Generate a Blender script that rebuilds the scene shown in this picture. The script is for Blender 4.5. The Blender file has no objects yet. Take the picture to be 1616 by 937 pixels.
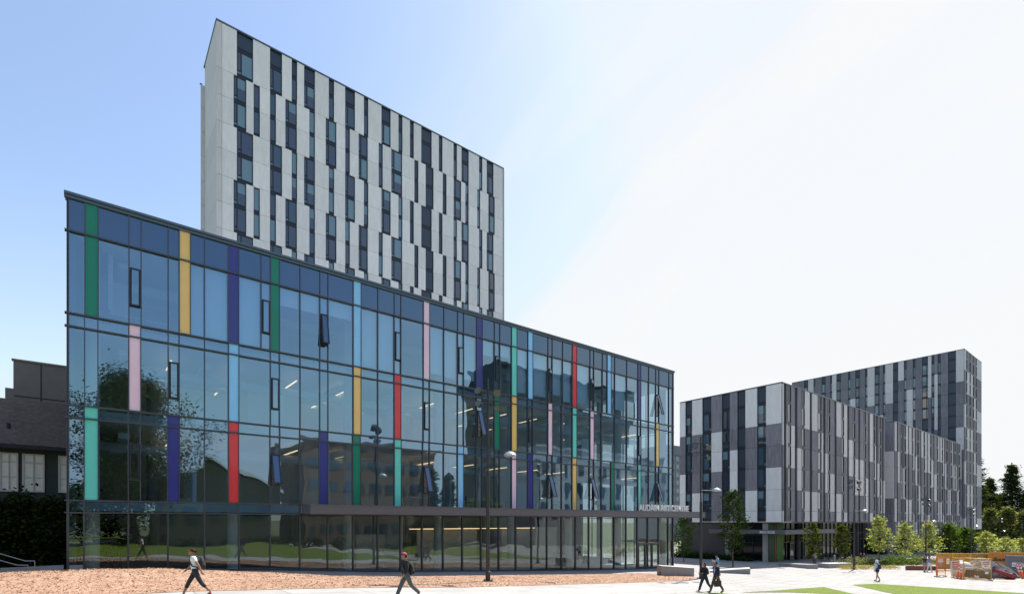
import bpy, bmesh, math, random
from mathutils import Vector, Matrix
S = bpy.context.scene
C = S.collection
R = math.radians
# ------------------------------------------------------------------ camera
F = 841.0; CX = 808.0; HY = 823.0            # focal length, centre column and horizon row of the photograph
cd = bpy.data.cameras.new('camera'); cam = bpy.data.objects.new('camera', cd); C.objects.link(cam)
cam.location = (0, 0, 0); cam.rotation_euler = (R(90), 0, 0)
cd.sensor_width = 36; cd.lens = F/1616*36; cd.shift_y = (HY-468.5)/1616; cd.clip_start = .1; cd.clip_end = 6000
S.camera = cam
# ------------------------------------------------------------------ sky, sun, exposure
SUN_AZ = math.atan2(.602, .798); SUN_EL = R(54)
w = bpy.data.worlds.new('World'); S.world = w; w.use_nodes = True
nt = w.node_tree; nt.nodes.clear()
def N(t, typ, **k):
    n = t.nodes.new(typ)
    for a, b in k.items(): setattr(n, a, b)
    return n
out = N(nt, 'ShaderNodeOutputWorld'); bg = N(nt, 'ShaderNodeBackground'); bg.inputs[1].default_value = .112
sky = N(nt, 'ShaderNodeTexSky', sky_type='NISHITA', sun_disc=False)
sky.sun_elevation = SUN_EL; sky.sun_rotation = SUN_AZ; sky.air_density = 1.0; sky.dust_density = .6; sky.ozone_density = 1.3
# a thin high veil of cirrus: soft over the sun's side of the sky, with a streaked edge running diagonally, and pale low air
L = nt.links.new
tc = N(nt, 'ShaderNodeTexCoord')
def dot(v):
    d = N(nt, 'ShaderNodeVectorMath', operation='DOT_PRODUCT'); d.inputs[1].default_value = v; L(tc.outputs['Generated'], d.inputs[0]); return d.outputs['Value']
def math_(op, a, b, c=None, clamp=False):
    m = N(nt, 'ShaderNodeMath', operation=op); m.use_clamp = clamp
    for k, x in enumerate((a, b, c)):
        if x is None: continue
        if isinstance(x, (int, float)): m.inputs[k].default_value = x
        else: L(x, m.inputs[k])
    return m.outputs[0]
def ramp(x, a, b, lo, hi):
    m = N(nt, 'ShaderNodeMapRange', interpolation_type='SMOOTHSTEP'); m.inputs[1].default_value = a; m.inputs[2].default_value = b; m.inputs[3].default_value = lo; m.inputs[4].default_value = hi
    L(x, m.inputs[0]); return m.outputs[0]
dn = dot((.71, .60, -.36)); de = dot((.69, -.53, .49)); dz_ = dot((0, 0, 1))
cv = N(nt, 'ShaderNodeCombineXYZ'); L(math_('MULTIPLY', dn, 7.0), cv.inputs[0]); L(math_('MULTIPLY', de, 1.3), cv.inputs[1]); L(dz_, cv.inputs[2])
nz = N(nt, 'ShaderNodeTexNoise'); nz.inputs['Scale'].default_value = 1.5; nz.inputs['Detail'].default_value = 6; nz.inputs['Roughness'].default_value = .5; L(cv.outputs[0], nz.inputs['Vector'])
dd = math_('MULTIPLY_ADD', nz.outputs['Fac'], .09, dn)
soft = ramp(dd, .05, .50, .08, .46); edge = ramp(dd, .470, .515, 0, .40); low = math_('MULTIPLY', ramp(dz_, .50, .02, 0, .42), ramp(dot((.2, .98, 0)), -.1, .6, 0, 1))
streak = math_('MULTIPLY', ramp(nz.outputs['Fac'], .42, .66, 0, .22), ramp(dd, .1, .4, 0, 1))
fac = math_('MULTIPLY_ADD', low, math_('SUBTRACT', 1.0, soft), math_('ADD', math_('ADD', soft, edge), streak), clamp=True)
fac = math_('MINIMUM', fac, .97)
mn = N(nt, 'ShaderNodeVectorMath', operation='MINIMUM'); mn.inputs[1].default_value = (3.2, 3.7, 4.3); L(sky.outputs[0], mn.inputs[0])
mx = N(nt, 'ShaderNodeMix', data_type='RGBA'); mx.inputs[7].default_value = (3.92, 3.98, 4.05, 1)
L(fac, mx.inputs[0]); L(mn.outputs[0], mx.inputs[6]); L(mx.outputs[2], bg.inputs[0]); L(bg.outputs[0], out.inputs[0])
sl = bpy.data.lights.new('sun', 'SUN'); sl.energy = 4.5; sl.angle = R(.5); sl.color = (1, .95, .87)
so = bpy.data.objects.new('sun', sl); C.objects.link(so)
sd = Vector((math.sin(SUN_AZ)*math.cos(SUN_EL), math.cos(SUN_AZ)*math.cos(SUN_EL), math.sin(SUN_EL)))
so.rotation_euler = sd.to_track_quat('Z', 'Y').to_euler(); so.location = sd*200
S.view_settings.view_transform = 'Standard'; S.view_settings.look = 'None'; S.view_settings.gamma = 1
S.view_settings.exposure = 1.1
try:
    S.cycles.max_bounces = 10; S.cycles.transparent_max_bounces = 16; S.cycles.glossy_bounces = 4; S.cycles.diffuse_bounces = 4
except Exception: pass
# ------------------------------------------------------------------ frame of the street: u along the facades, v away from the viewer
n_ = math.hypot(1058, F); UX, UY = 1058/n_, F/n_; TH = math.atan2(UY, UX)
def W(u, v, z=0): return Vector((u*UX-v*UY, u*UY+v*UX, z))
def P(px, Y):
    X = (px-CX)/F*Y
    return X*UX+Y*UY, -X*UY+Y*UX
def onv(px, V):
    k = (px-CX)/F; Y = V/(-UY*k+UX)
    return (k*UX+UY)*Y
def onu(px, U):
    k = (px-CX)/F; Y = U/(k*UX+UY)
    return (-k*UY+UX)*Y
HT = [(-3000,-2.2),(-60,-2.3),(-1,-2.45),(3,-2.55),(9,-2.88),(15,-3.32),(26,-3.9),(33,-4.25),(41,-4.6),(52,-4.95),(66,-5.35),(74,-5.45),(100,-5.95),(130,-6.4),(200,-7),(3000,-7.2)]
def h(u):
    for (a, b), (c, d) in zip(HT, HT[1:]):
        if u <= c: return b+(d-b)*(u-a)/(c-a)
    return HT[-1][1]
def G(px, py):
    z = -4
    for i in range(30):
        Y = F*(-z)/(py-HY); u, v = P(px, Y); z = .5*z+.5*h(u)
    return u, v, z
# ------------------------------------------------------------------ materials
MATS = {}
def mat(name, col, rough=.7, metal=0, var=0, scale=4, bump=0, bscale=None, spec=.5, emit=0, stretch=None, coat=0, ior=None, island=0):
    if name in MATS: return MATS[name]
    m = bpy.data.materials.new(name); m.use_nodes = True; t = m.node_tree; b = t.nodes['Principled BSDF']
    b.inputs['Base Color'].default_value = (*col, 1); b.inputs['Roughness'].default_value = rough; b.inputs['Metallic'].default_value = metal
    b.inputs['Specular IOR Level'].default_value = spec; b.inputs['Coat Weight'].default_value = coat; b.inputs['Coat Roughness'].default_value = .03
    if ior: b.inputs['IOR'].default_value = ior
    if emit: b.inputs['Emission Color'].default_value = (*col, 1); b.inputs['Emission Strength'].default_value = emit
    L = t.links.new
    if var or bump:
        tc = N(t, 'ShaderNodeTexCoord'); mp = N(t, 'ShaderNodeMapping'); L(tc.outputs['Object'], mp.inputs['Vector'])
        if stretch: mp.inputs['Scale'].default_value = stretch
    if var:
        nz = N(t, 'ShaderNodeTexNoise'); nz.inputs['Scale'].default_value = scale; nz.inputs['Detail'].default_value = 8; nz.inputs['Roughness'].default_value = .65
        L(mp.outputs[0], nz.inputs['Vector'])
        r = N(t, 'ShaderNodeMapRange'); r.inputs[1].default_value = .25; r.inputs[2].default_value = .75; r.inputs[3].default_value = 1-var; r.inputs[4].default_value = 1+var
        L(nz.outputs['Fac'], r.inputs[0]); src = r.outputs[0]
        if island:
            g = N(t, 'ShaderNodeNewGeometry'); r2 = N(t, 'ShaderNodeMapRange'); r2.inputs[3].default_value = 1-island; r2.inputs[4].default_value = 1+island
            L(g.outputs['Random Per Island'], r2.inputs[0]); mm = N(t, 'ShaderNodeMath', operation='MULTIPLY'); L(src, mm.inputs[0]); L(r2.outputs[0], mm.inputs[1]); src = mm.outputs[0]
        v = N(t, 'ShaderNodeVectorMath', operation='SCALE'); v.inputs[0].default_value = col; L(src, v.inputs['Scale']); L(v.outputs[0], b.inputs['Base Color'])
    if bump:
        n2 = N(t, 'ShaderNodeTexNoise'); n2.inputs['Scale'].default_value = bscale or scale*3; n2.inputs['Detail'].default_value = 4
        L(mp.outputs[0], n2.inputs['Vector']); bp = N(t, 'ShaderNodeBump'); bp.inputs['Strength'].default_value = bump; bp.inputs['Distance'].default_value = .05
        L(n2.outputs['Fac'], bp.inputs['Height']); L(bp.outputs[0], b.inputs['Normal'])
    MATS[name] = m
    return m
def glass(name, tint, refl=(.8,.9,1), ior=1.7, wav=.05, wscale=.55):
    if name in MATS: return MATS[name]
    m = bpy.data.materials.new(name); m.use_nodes = True; t = m.node_tree; t.nodes.clear(); L = t.links.new
    o = N(t, 'ShaderNodeOutputMaterial'); mixs = N(t, 'ShaderNodeMixShader'); tr = N(t, 'ShaderNodeBsdfTransparent'); gl = N(t, 'ShaderNodeBsdfGlossy')
    tr.inputs[0].default_value = (*tint, 1); gl.inputs[0].default_value = (*refl, 1); gl.inputs['Roughness'].default_value = 0
    fr = N(t, 'ShaderNodeFresnel'); fr.inputs['IOR'].default_value = ior
    tc = N(t, 'ShaderNodeTexCoord'); nz = N(t, 'ShaderNodeTexNoise'); nz.inputs['Scale'].default_value = wscale; nz.inputs['Detail'].default_value = 1
    bp = N(t, 'ShaderNodeBump'); bp.inputs['Strength'].default_value = 1; bp.inputs['Distance'].default_value = wav
    L(tc.outputs['Object'], nz.inputs['Vector']); L(nz.outputs['Fac'], bp.inputs['Height']); L(bp.outputs[0], gl.inputs['Normal'])
    ge = N(t, 'ShaderNodeNewGeometry'); im = N(t, 'ShaderNodeMapRange'); im.inputs[3].default_value = ior; im.inputs[4].default_value = 1/ior; L(ge.outputs['Backfacing'], im.inputs[0]); L(im.outputs[0], fr.inputs['IOR'])
    L(fr.outputs[0], mixs.inputs[0]); L(tr.outputs[0], mixs.inputs[1]); L(gl.outputs[0], mixs.inputs[2]); L(mixs.outputs[0], o.inputs[0])
    MATS[name] = m
    return m
def leafmat(name, a, b, trans=.45):
    if name in MATS: return MATS[name]
    m = bpy.data.materials.new(name); m.use_nodes = True; t = m.node_tree; t.nodes.clear(); L = t.links.new
    o = N(t, 'ShaderNodeOutputMaterial'); mixs = N(t, 'ShaderNodeMixShader'); d = N(t, 'ShaderNodeBsdfDiffuse'); tl = N(t, 'ShaderNodeBsdfTranslucent')
    g = N(t, 'ShaderNodeNewGeometry'); mc = N(t, 'ShaderNodeMix', data_type='RGBA'); mc.inputs[6].default_value = (*a, 1); mc.inputs[7].default_value = (*b, 1)
    L(g.outputs['Random Per Island'], mc.inputs[0]); L(mc.outputs[2], d.inputs[0])
    v = N(t, 'ShaderNodeVectorMath', operation='MULTIPLY'); v.inputs[1].default_value = (1.25, 1.2, .5); L(mc.outputs[2], v.inputs[0]); L(v.outputs[0], tl.inputs[0])
    mixs.inputs[0].default_value = trans; L(d.outputs[0], mixs.inputs[1]); L(tl.outputs[0], mixs.inputs[2]); L(mixs.outputs[0], o.inputs[0])
    MATS[name] = m
    return m
def mat_paving(name, col, bw, bh, mortar=.02, dark=.8, off=.5, rot=0, var=.07):
    m = bpy.data.materials.new(name); m.use_nodes = True; t = m.node_tree; b = t.nodes['Principled BSDF']; L = t.links.new
    b.inputs['Roughness'].default_value = .85
    tc = N(t, 'ShaderNodeTexCoord'); mp = N(t, 'ShaderNodeMapping'); mp.inputs['Rotation'].default_value = (0, 0, rot); L(tc.outputs['Object'], mp.inputs['Vector'])
    br = N(t, 'ShaderNodeTexBrick'); br.inputs['Color1'].default_value = (*[c*(1+var) for c in col], 1); br.inputs['Color2'].default_value = (*[c*(1-var) for c in col], 1)
    br.inputs['Mortar'].default_value = (*[c*dark for c in col], 1); br.inputs['Scale'].default_value = 1; br.inputs['Mortar Size'].default_value = mortar
    br.inputs['Brick Width'].default_value = bw; br.inputs['Row Height'].default_value = bh; br.offset = off
    nz = N(t, 'ShaderNodeTexNoise'); nz.inputs['Scale'].default_value = .7; nz.inputs['Detail'].default_value = 9; nz.inputs['Roughness'].default_value = .7
    L(mp.outputs[0], br.inputs['Vector']); L(mp.outputs[0], nz.inputs['Vector'])
    r = N(t, 'ShaderNodeMapRange'); r.inputs[1].default_value = .3; r.inputs[2].default_value = .7; r.inputs[3].default_value = .76; r.inputs[4].default_value = 1.1; L(nz.outputs['Fac'], r.inputs[0])
    v = N(t, 'ShaderNodeVectorMath', operation='SCALE'); L(br.outputs['Color'], v.inputs[0]); L(r.outputs[0], v.inputs['Scale']); L(v.outputs[0], b.inputs['Base Color'])
    MATS[name] = m
    return m
def mat_mottle(name, cols, scale, bump, rough=.95):
    m = bpy.data.materials.new(name); m.use_nodes = True; t = m.node_tree; b = t.nodes['Principled BSDF']; L = t.links.new
    b.inputs['Roughness'].default_value = rough; b.inputs['Specular IOR Level'].default_value = .2
    tc = N(t, 'ShaderNodeTexCoord'); vo = N(t, 'ShaderNodeTexVoronoi'); vo.inputs['Scale'].default_value = scale; L(tc.outputs['Object'], vo.inputs['Vector'])
    nz = N(t, 'ShaderNodeTexNoise'); nz.inputs['Scale'].default_value = scale*.06; nz.inputs['Detail'].default_value = 8; L(tc.outputs['Object'], nz.inputs['Vector'])
    cr = N(t, 'ShaderNodeValToRGB'); e = cr.color_ramp.elements
    while len(e) < len(cols): e.new(.5)
    for i, c in enumerate(cols): e[i].position = i/(len(cols)-1); e[i].color = (*c, 1)
    sp = N(t, 'ShaderNodeSeparateColor'); L(vo.outputs['Color'], sp.inputs[0])
    a = N(t, 'ShaderNodeMath', operation='MULTIPLY_ADD'); a.inputs[1].default_value = .5; L(sp.outputs[0], a.inputs[0])
    s = N(t, 'ShaderNodeMath', operation='MULTIPLY'); s.inputs[1].default_value = .62; L(nz.outputs['Fac'], s.inputs[0]); L(s.outputs[0], a.inputs[2]); L(a.outputs[0], cr.inputs[0])
    L(cr.outputs[0], b.inputs['Base Color'])
    bp = N(t, 'ShaderNodeBump'); bp.inputs['Strength'].default_value = bump; bp.inputs['Distance'].default_value = .04; L(sp.outputs[1], bp.inputs['Height']); L(bp.outputs[0], b.inputs['Normal'])
    MATS[name] = m
    return m
M_pale = mat('pale concrete', (.75,.745,.74), .8, var=.09, scale=1.1, bump=.15, bscale=18, stretch=(2.5,2.5,.6), island=.08)
M_pale2 = mat('pale concrete grained', (.62,.60,.60), .8, var=.13, scale=1.0, bump=.2, bscale=16, stretch=(6,6,.5), island=.06)
M_grey = mat('grey stained concrete', (.20,.195,.22), .75, var=.36, scale=1.0, bump=.2, bscale=14, stretch=(5,5,.5), island=.14)
M_frame = mat('dark aluminium', (.022,.025,.035), .4, metal=.3)
M_mull = mat('grey aluminium', (.085,.09,.105), .35, metal=.6)
M_core = mat('dark reveal', (.02,.02,.023), .8)
M_coping = mat('metal coping', (.11,.14,.16), .35, metal=.6)
M_wing = mat('window glass dark', (.012,.025,.045), .03, ior=1.9, spec=.6)
M_wblind = mat('window glass with blind', (.13,.23,.28), .06, ior=1.8)
M_wmid = mat('window glass half lit', (.035,.075,.11), .04, ior=1.8)  # flat mid dark pane colour, paler than the dark glass
M_wmir = mat('window glass facing the bright sky', (.03,.05,.07), .03, ior=2.8)
M_spand = mat('slate spandrel', (.028,.045,.07), .35, ior=1.5)
M_steel = mat('painted dark steel', (.03,.029,.033), .5)
M_canopy = mat('canopy metal', (.115,.112,.125), .5, var=.05, scale=.8)
M_soffit = mat('canopy soffit', (.06,.04,.035), .6)
M_white = mat('white paint', (.75,.75,.74), .5)
M_warm = mat('warm light strip', (1.0,.66,.36), emit=1.0)
M_conc = mat('board formed concrete', (.30,.285,.27), .85, var=.14, scale=2, bump=.3, bscale=20, stretch=(6,6,.6))
M_concl = mat('smooth concrete', (.42,.41,.40), .85, var=.1, scale=2)
M_bark = mat('bark', (.10,.075,.055), .9, var=.3, scale=12)
M_gl = glass('curtain wall glass', (.50,.65,.78), (.60,.84,1.0), ior=3.5, wav=.009)
M_glg = glass('ground floor glass', (.66,.74,.73), (.60,.67,.68), ior=2.7, wav=.01)
M_sp = bpy.data.materials.new('spandrel glass navy'); M_sp.use_nodes = True
t_ = M_sp.node_tree; t_.nodes.clear(); o_ = N(t_, 'ShaderNodeOutputMaterial'); x_ = N(t_, 'ShaderNodeMixShader'); d_ = N(t_, 'ShaderNodeBsdfDiffuse'); g_ = N(t_, 'ShaderNodeBsdfGlossy'); f_ = N(t_, 'ShaderNodeFresnel')
d_.inputs[0].default_value = (.016,.035,.06,1); g_.inputs[0].default_value = (.55,.76,1,1); g_.inputs['Roughness'].default_value = .02; f_.inputs['IOR'].default_value = 2.5
t_.links.new(f_.outputs[0], x_.inputs[0]); t_.links.new(d_.outputs[0], x_.inputs[1]); t_.links.new(g_.outputs[0], x_.inputs[2]); t_.links.new(x_.outputs[0], o_.inputs[0])
# ------------------------------------------------------------------ mesh helpers
class MB:
    def __init__(s): s.v = []; s.f = []; s.m = []
    def add(s, vs, fs, mi=0):
        o = len(s.v); s.v += [tuple(p) for p in vs]
        for f in fs: s.f.append(tuple(i+o for i in f)); s.m.append(mi)
    def box(s, x0, x1, y0, y1, z0, z1, mi=0, fn=None):
        vs = [(x,y,z) for z in (z0,z1) for x, y in ((x0,y0),(x1,y0),(x1,y1),(x0,y1))]
        if fn: vs = [fn(*p) for p in vs]
        s.add(vs, [(0,3,2,1),(4,5,6,7),(0,1,5,4),(1,2,6,5),(2,3,7,6),(3,0,4,7)], mi)
    def quad(s, a, b, c, d, mi=0): s.add([a,b,c,d], [(0,1,2,3)], mi)
    def prism(s, poly, z0, z1, mi=0):
        n = len(poly); zz0 = z0 if callable(z0) else (lambda *a: z0); zz1 = z1 if callable(z1) else (lambda *a: z1)
        s.add([(x,y,zz0(x,y)) for x,y in poly]+[(x,y,zz1(x,y)) for x,y in poly], [tuple(range(n))[::-1], tuple(range(n,2*n))]+[(i,(i+1)%n,n+(i+1)%n,n+i) for i in range(n)], mi)
    def tube(s, p0, p1, r0, r1=None, n=8, mi=0, cap=True):
        r1 = r0 if r1 is None else r1
        p0, p1 = Vector(p0), Vector(p1); d = (p1-p0)
        if d.length < 1e-6: return
        q = d.to_track_quat('Z', 'Y'); vs = []
        for p, r in ((p0,r0),(p1,r1)):
            for i in range(n):
                a = 2*math.pi*i/n; vs.append(p+q@Vector((r*math.cos(a), r*math.sin(a), 0)))
        fs = [(i,(i+1)%n,n+(i+1)%n,n+i) for i in range(n)]
        if cap: fs += [tuple(range(n))[::-1], tuple(range(n,2*n))]
        s.add(vs, fs, mi)
    def lathe(s, prof, c=(0,0,0), n=16, mi=0, q=None, sx=1, sy=1):
        vs = []; c = Vector(c)
        for r, z in prof:
            for i in range(n):
                a = 2*math.pi*i/n; p = Vector((r*math.cos(a)*sx, r*math.sin(a)*sy, z))
                vs.append(c+(q@p if q else p))
        fs = [(k*n+i, k*n+(i+1)%n, (k+1)*n+(i+1)%n, (k+1)*n+i) for k in range(len(prof)-1) for i in range(n)]
        fs += [tuple(range(n))[::-1], tuple((len(prof)-1)*n+i for i in range(n))]
        s.add(vs, fs, mi)
    def ell(s, c, rx, ry, rz, n=10, mi=0, q=None):
        s.lathe([(max(.02,math.sin(math.pi*k/n))*1.0, 0) for k in range(0)] or [(max(.001,math.sin(math.pi*k/n)), -math.cos(math.pi*k/n)) for k in range(n+1)], (0,0,0), n+2, mi)
        cnt = (n+1)*(n+2); c = Vector(c)
        for i in range(len(s.v)-cnt, len(s.v)):
            p = Vector((s.v[i][0]*rx, s.v[i][1]*ry, s.v[i][2]*rz)); p = q@p if q else p; s.v[i] = tuple(c+p)
    def mesh(s, name, mats, org=(0,0,0), smooth=False, recalc=True):
        me = bpy.data.meshes.new(name); me.from_pydata([(x-org[0],y-org[1],z-org[2]) for x,y,z in s.v], [], s.f)
        if not isinstance(mats, (list, tuple)): mats = [mats]
        for m in mats: me.materials.append(m)
        me.polygons.foreach_set('material_index', s.m)
        if recalc:
            b = bmesh.new(); b.from_mesh(me); bmesh.ops.recalc_face_normals(b, faces=b.faces); b.to_mesh(me); b.free()
        if smooth: me.polygons.foreach_set('use_smooth', [True]*len(me.polygons))
        me.update()
        return me
ORG = {}
def tag(o, label=None, cat=None, group=None, kind=None):
    if label: o['label'] = label
    if cat: o['category'] = cat
    if group: o['group'] = group
    if kind: o['kind'] = kind
    return o
def thing(name, label, cat, org, group=None, rot=0, local=False):
    o = bpy.data.objects.new(name, None); C.objects.link(o); o.location = W(*org); o.rotation_euler = (0,0,TH+rot)
    o.empty_display_size = .3; ORG[o.name] = (0,0,0) if local else tuple(org)
    return tag(o, label, cat, group)
def part(name, mb, mats, root, smooth=False, label=None, kind=None, recalc=True):
    g = ORG[root.name]; o = bpy.data.objects.new(name, mb.mesh(name, mats, g, smooth, recalc)); C.objects.link(o); o.parent = root; ORG[o.name] = g
    if label: o['label'] = label
    if kind: o['kind'] = kind
    return o
def single(name, mb, mats, label, cat, org, group=None, kind=None, smooth=False, rot=0, local=False):
    g = (0,0,0) if local else org
    o = bpy.data.objects.new(name, mb.mesh(name, mats, g, smooth)); C.objects.link(o); o.location = W(*org); o.rotation_euler = (0,0,TH+rot)
    ORG[o.name] = tuple(g)
    return tag(o, label, cat, group, kind)
def link_mesh(name, me, root, loc, scale=None, kind=None):
    o = bpy.data.objects.new(name, me); C.objects.link(o); o.parent = root; g = ORG[root.name]
    o.location = (loc[0]-g[0], loc[1]-g[1], loc[2]-g[2])
    if scale: o.scale = scale
    if kind: o['kind'] = kind
    return o
def copy_tree(o, parent=None):
    c = o.copy(); C.objects.link(c); c.parent = parent
    for ch in list(o.children): copy_tree(ch, c)
    return c
# ------------------------------------------------------------------ draped ground
def drape(name, poly, off, m, zf=None, cuts=(), org=(0,0,0)):
    b = bmesh.new(); b.faces.new([b.verts.new((x,y,0)) for x, y in poly])
    for x in [a for a, _ in HT[1:-1]]+[c[1] for c in cuts if c[0] == 'u']:
        bmesh.ops.bisect_plane(b, geom=b.verts[:]+b.edges[:]+b.faces[:], plane_co=(x,0,0), plane_no=(1,0,0))
    for y in [c[1] for c in cuts if c[0] == 'v']:
        bmesh.ops.bisect_plane(b, geom=b.verts[:]+b.edges[:]+b.faces[:], plane_co=(0,y,0), plane_no=(0,1,0))
    for v in b.verts: v.co.z = h(v.co.x)+off+(zf(v.co.x, v.co.y) if zf else 0)
    bmesh.ops.recalc_face_normals(b, faces=b.faces)
    for f in b.faces:
        if f.normal.z < 0: f.normal_flip()
    me = bpy.data.meshes.new(name); b.to_mesh(me); b.free(); me.materials.append(m)
    o = bpy.data.objects.new(name, me); C.objects.link(o); o.rotation_euler = (0,0,TH); o['kind'] = 'structure'
    return o
M_ground = mat('far ground', (.10,.12,.06), .95, var=.3, scale=.05)
M_pave = mat_paving('plaza pavers', (.315,.305,.298), 1.5, .75, .045, .45, rot=R(35))
M_path = mat_paving('concrete path', (.335,.325,.315), 3.0, 3.0, .03, .5, off=0)
M_walk = mat_paving('walkway concrete', (.30,.295,.30), 1.7, 1.5, .02, .6, off=0)
M_mulch = mat_mottle('wood mulch', [(.11,.058,.038),(.27,.155,.10),(.40,.25,.175),(.54,.39,.29)], 22, .9)
M_lawn = mat_mottle('lawn grass', [(.05,.08,.012),(.11,.155,.02),(.19,.23,.04)], 30, .6)
M_sand = mat_mottle('sandy dirt', [(.26,.22,.18),(.38,.33,.28),(.46,.42,.37)], 14, .5)
M_asph = mat('asphalt', (.07,.07,.072), .9, var=.15, scale=6)
drape('ground', [(-3000,-3000),(3000,-3000),(3000,3000),(-3000,3000)], -.03, M_ground)
drape('plaza', [(-70,-70),(180,-70),(180,62),(-70,62)], 0, M_pave)
drape('concrete_path', [(-65,17),(34,17),(34,22.6),(-65,22.6)], .006, M_path)
gp = lambda *pts: [G(*p)[:2] for p in pts]
drape('walkway', [(-1,33.15),(3.2,31.6),(14,29.3),(48.4,29.3),(54,33.15)], .012, M_walk)
lawn_main = [(-65,-24),(24,-24),(28.8,12),(28.5,17.0),(-3.5,17.0),(-3.5,-2),(-9,-24),(-65,-24)]
drape('lawn', [(-3.0,16.3),(-3.0,-6),(3,-22),(24,-22),(28.6,12),(27.6,16.3)], .016, M_lawn)
drape('lawn', [(-65,16.6),(-65,-22),(-4,-22),(-8,-6),(-8,16.6)], .016, M_lawn)
drape('lawn', [(-65,-27),(60,-27),(60,-69),(-65,-69)], .016, M_lawn)
drape('lawn', gp((1169,934.4),(1300,925.6),(1349,937),(1330,937.5),(1244,934)), .016, M_lawn)
g2 = gp((1345,922),(1380,920.5),(1500,927.6),(1616,935.5)); a2 = G(1413,937)
drape('lawn', g2+[(60,-18),(34,-18),(a2[0]-.6,a2[1]-2),(a2[0],a2[1])], .016, M_lawn)
def berm(u, v):
    a = max(0, min(1, (10.5-u)/8.5)); b = max(0, 1-abs(v-28.6)/4.6)
    return .42*a*(b*b*(3-2*b))+.03*math.sin(u*1.7+v*2.3)*math.sin(v*1.9-u)*(1 if b else 0)
mul_poly = [(-60,22.6),(33.5,22.6),(37.5,23.6),(39.5,25.6),(38,29.2),(14,29.2),(3.2,31.5),(-1,33.3),(-3,33.6),(-60,33.6)]
cuts = [('u',-24+i*.9) for i in range(46)]+[('v',23+i*.6) for i in range(18)]
drape('mulch_bed', mul_poly, .02, M_mulch, zf=berm, cuts=cuts)
rd = random.Random(5)
mb = MB()
def inpoly(x, y, poly):
    c = False; j = len(poly)-1
    for i in range(len(poly)):
        if (poly[i][1] > y) != (poly[j][1] > y) and x < (poly[j][0]-poly[i][0])*(y-poly[i][1])/(poly[j][1]-poly[i][1])+poly[i][0]: c = not c
        j = i
    return c
k = 0
while k < 26000:
    t = rd.random()**1.5; u = -9+t*46; v = 22.3+rd.random()*10.6
    if not inpoly(u, v+rd.gauss(0,.12), mul_poly): continue
    k += 1; z = h(u)+.03+berm(u,v); a = rd.random()*6.28; l = rd.uniform(.016,.045); ww = l*rd.uniform(.25,.5); q = Matrix.Rotation(a,3,'Z')@Matrix.Rotation(rd.gauss(0,.55),3,'X')@Matrix.Rotation(rd.gauss(0,.4),3,'Y')
    c = Vector((u,v,z+.01)); mb.add([c+q@Vector(p) for p in ((-l,-ww,0),(l,-ww*.7,0),(l*.9,ww,0),(-l*.8,ww,0))], [(0,1,2,3)])
M_chip = leafmat('wood chips', (.13,.075,.05), (.50,.36,.26), 0.05)
o = single('wood_chips', mb, M_chip, 'loose wood chips strewn over the mulch bed', 'wood chips', (0,0,0), kind='stuff')
# dirt of the building site and the far road
drape('site_dirt', gp((1478,909.5),(1500,911),(1564,916),(1700,921),(1800,900),(1640,893),(1478,899)), .012, M_sand)
drape('road', [(150,-60),(170,-60),(178,60),(158,60)], .012, M_asph)
q_ = gp((1603,929.6),(1640,931.5),(1640,930.3),(1603,928.4)); drape('painted_line', q_, .01, M_white)
# ------------------------------------------------------------------ art centre
COL = {'green': (0,.21,.12), 'yellow': (.86,.56,.17), 'indigo': (.035,.04,.24), 'blue': (.26,.60,.93), 'pink': (.88,.62,.74), 'teal': (.14,.66,.56), 'red': (.70,.045,.05)}
MC = {k: mat(k+' glass panel', v, .3, coat=.35, ior=1.45, var=.06, scale=.7) for k, v in COL.items()}
AU0, AU1, AV = -.77, 47.92, 33.2
art = thing('art_centre_building', 'long four storey glass building with bright coloured vertical panels', 'building', (AU0, AV, h(AU0)))
U = lambda px: onv(px, AV)
ZT, ZP, Z4, Z4b, Z3, Z3b, Z2, Z2b = 15.72, 13.94, 10.0, 9.38, 5.61, 5.0, 1.04, .45
top = [107,134,155,203.5,222.7,265.4,282.7,300.4,322.8,360.2,376.6,412,426.6,441,473.4,504.7,517.5,557.2,569.5,596.1,622,632.5,667.9,677.6,700.2,722,731.4,751.9,760.9,780,788.5,807,815.3,832.8,840.5,864.6,871.2,887.6,903,909.7,930.9,936.8,950.4,958,964,969.9,988.8,1006.5,1011,1023.4,1034.7,1039.6,1055.4,1062]
r3 = [107,133.5,154.5,203.2,222,265.4,282.7,322.8,360.4,376.8,426.7,441,473.6,504.5,517.4,557.3,569.3,596,622,632.4,667.9,677.6,700.5,722,731.4,752,761,780,788,807,815.3,832.6,840.3,864.5,871.2,886,903,909.7,930.9,936.8,948.6,969.6,988.8,1006.5,1011,1023.4,1034.7,1039.6,1055.4,1062]
r2 = [107,132.8,155,202.6,221.6,264.6,283,322.7,360.5,376.4,426,441.5,473,504,517.2,556.5,568.4,596,622,632.8,667,677.4,699.8,721.8,731,751,760.5,780.4,788,807,814.6,832.8,840.5,863.5,871.2,886,902.7,909.5,930,937,948.6,964,969,988,1006.5,1011,1023.4,1034.7,1039.6,1055.4,1062]
gr = [107,132.5,202.5,265,322.6,377,426,473,517,557,596,632,666,699,729.5,759,787,813.8,838.7,863,886,908,929,949,969,987.7,1005.4,1022,1039,1054,1062]
cp4 = {134:'green',282.7:'yellow',360.2:'indigo',426.6:'green',557.2:'blue',667.9:'pink',751.9:'indigo',807:'teal',832.8:'blue',903:'red',958:'blue',1006.5:'indigo'}
cp3 = {203.2:'pink',360.4:'blue',557.3:'yellow',622:'red',780:'green',807:'yellow',864.5:'pink',903:'teal',930.9:'pink',1034.7:'yellow'}
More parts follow.
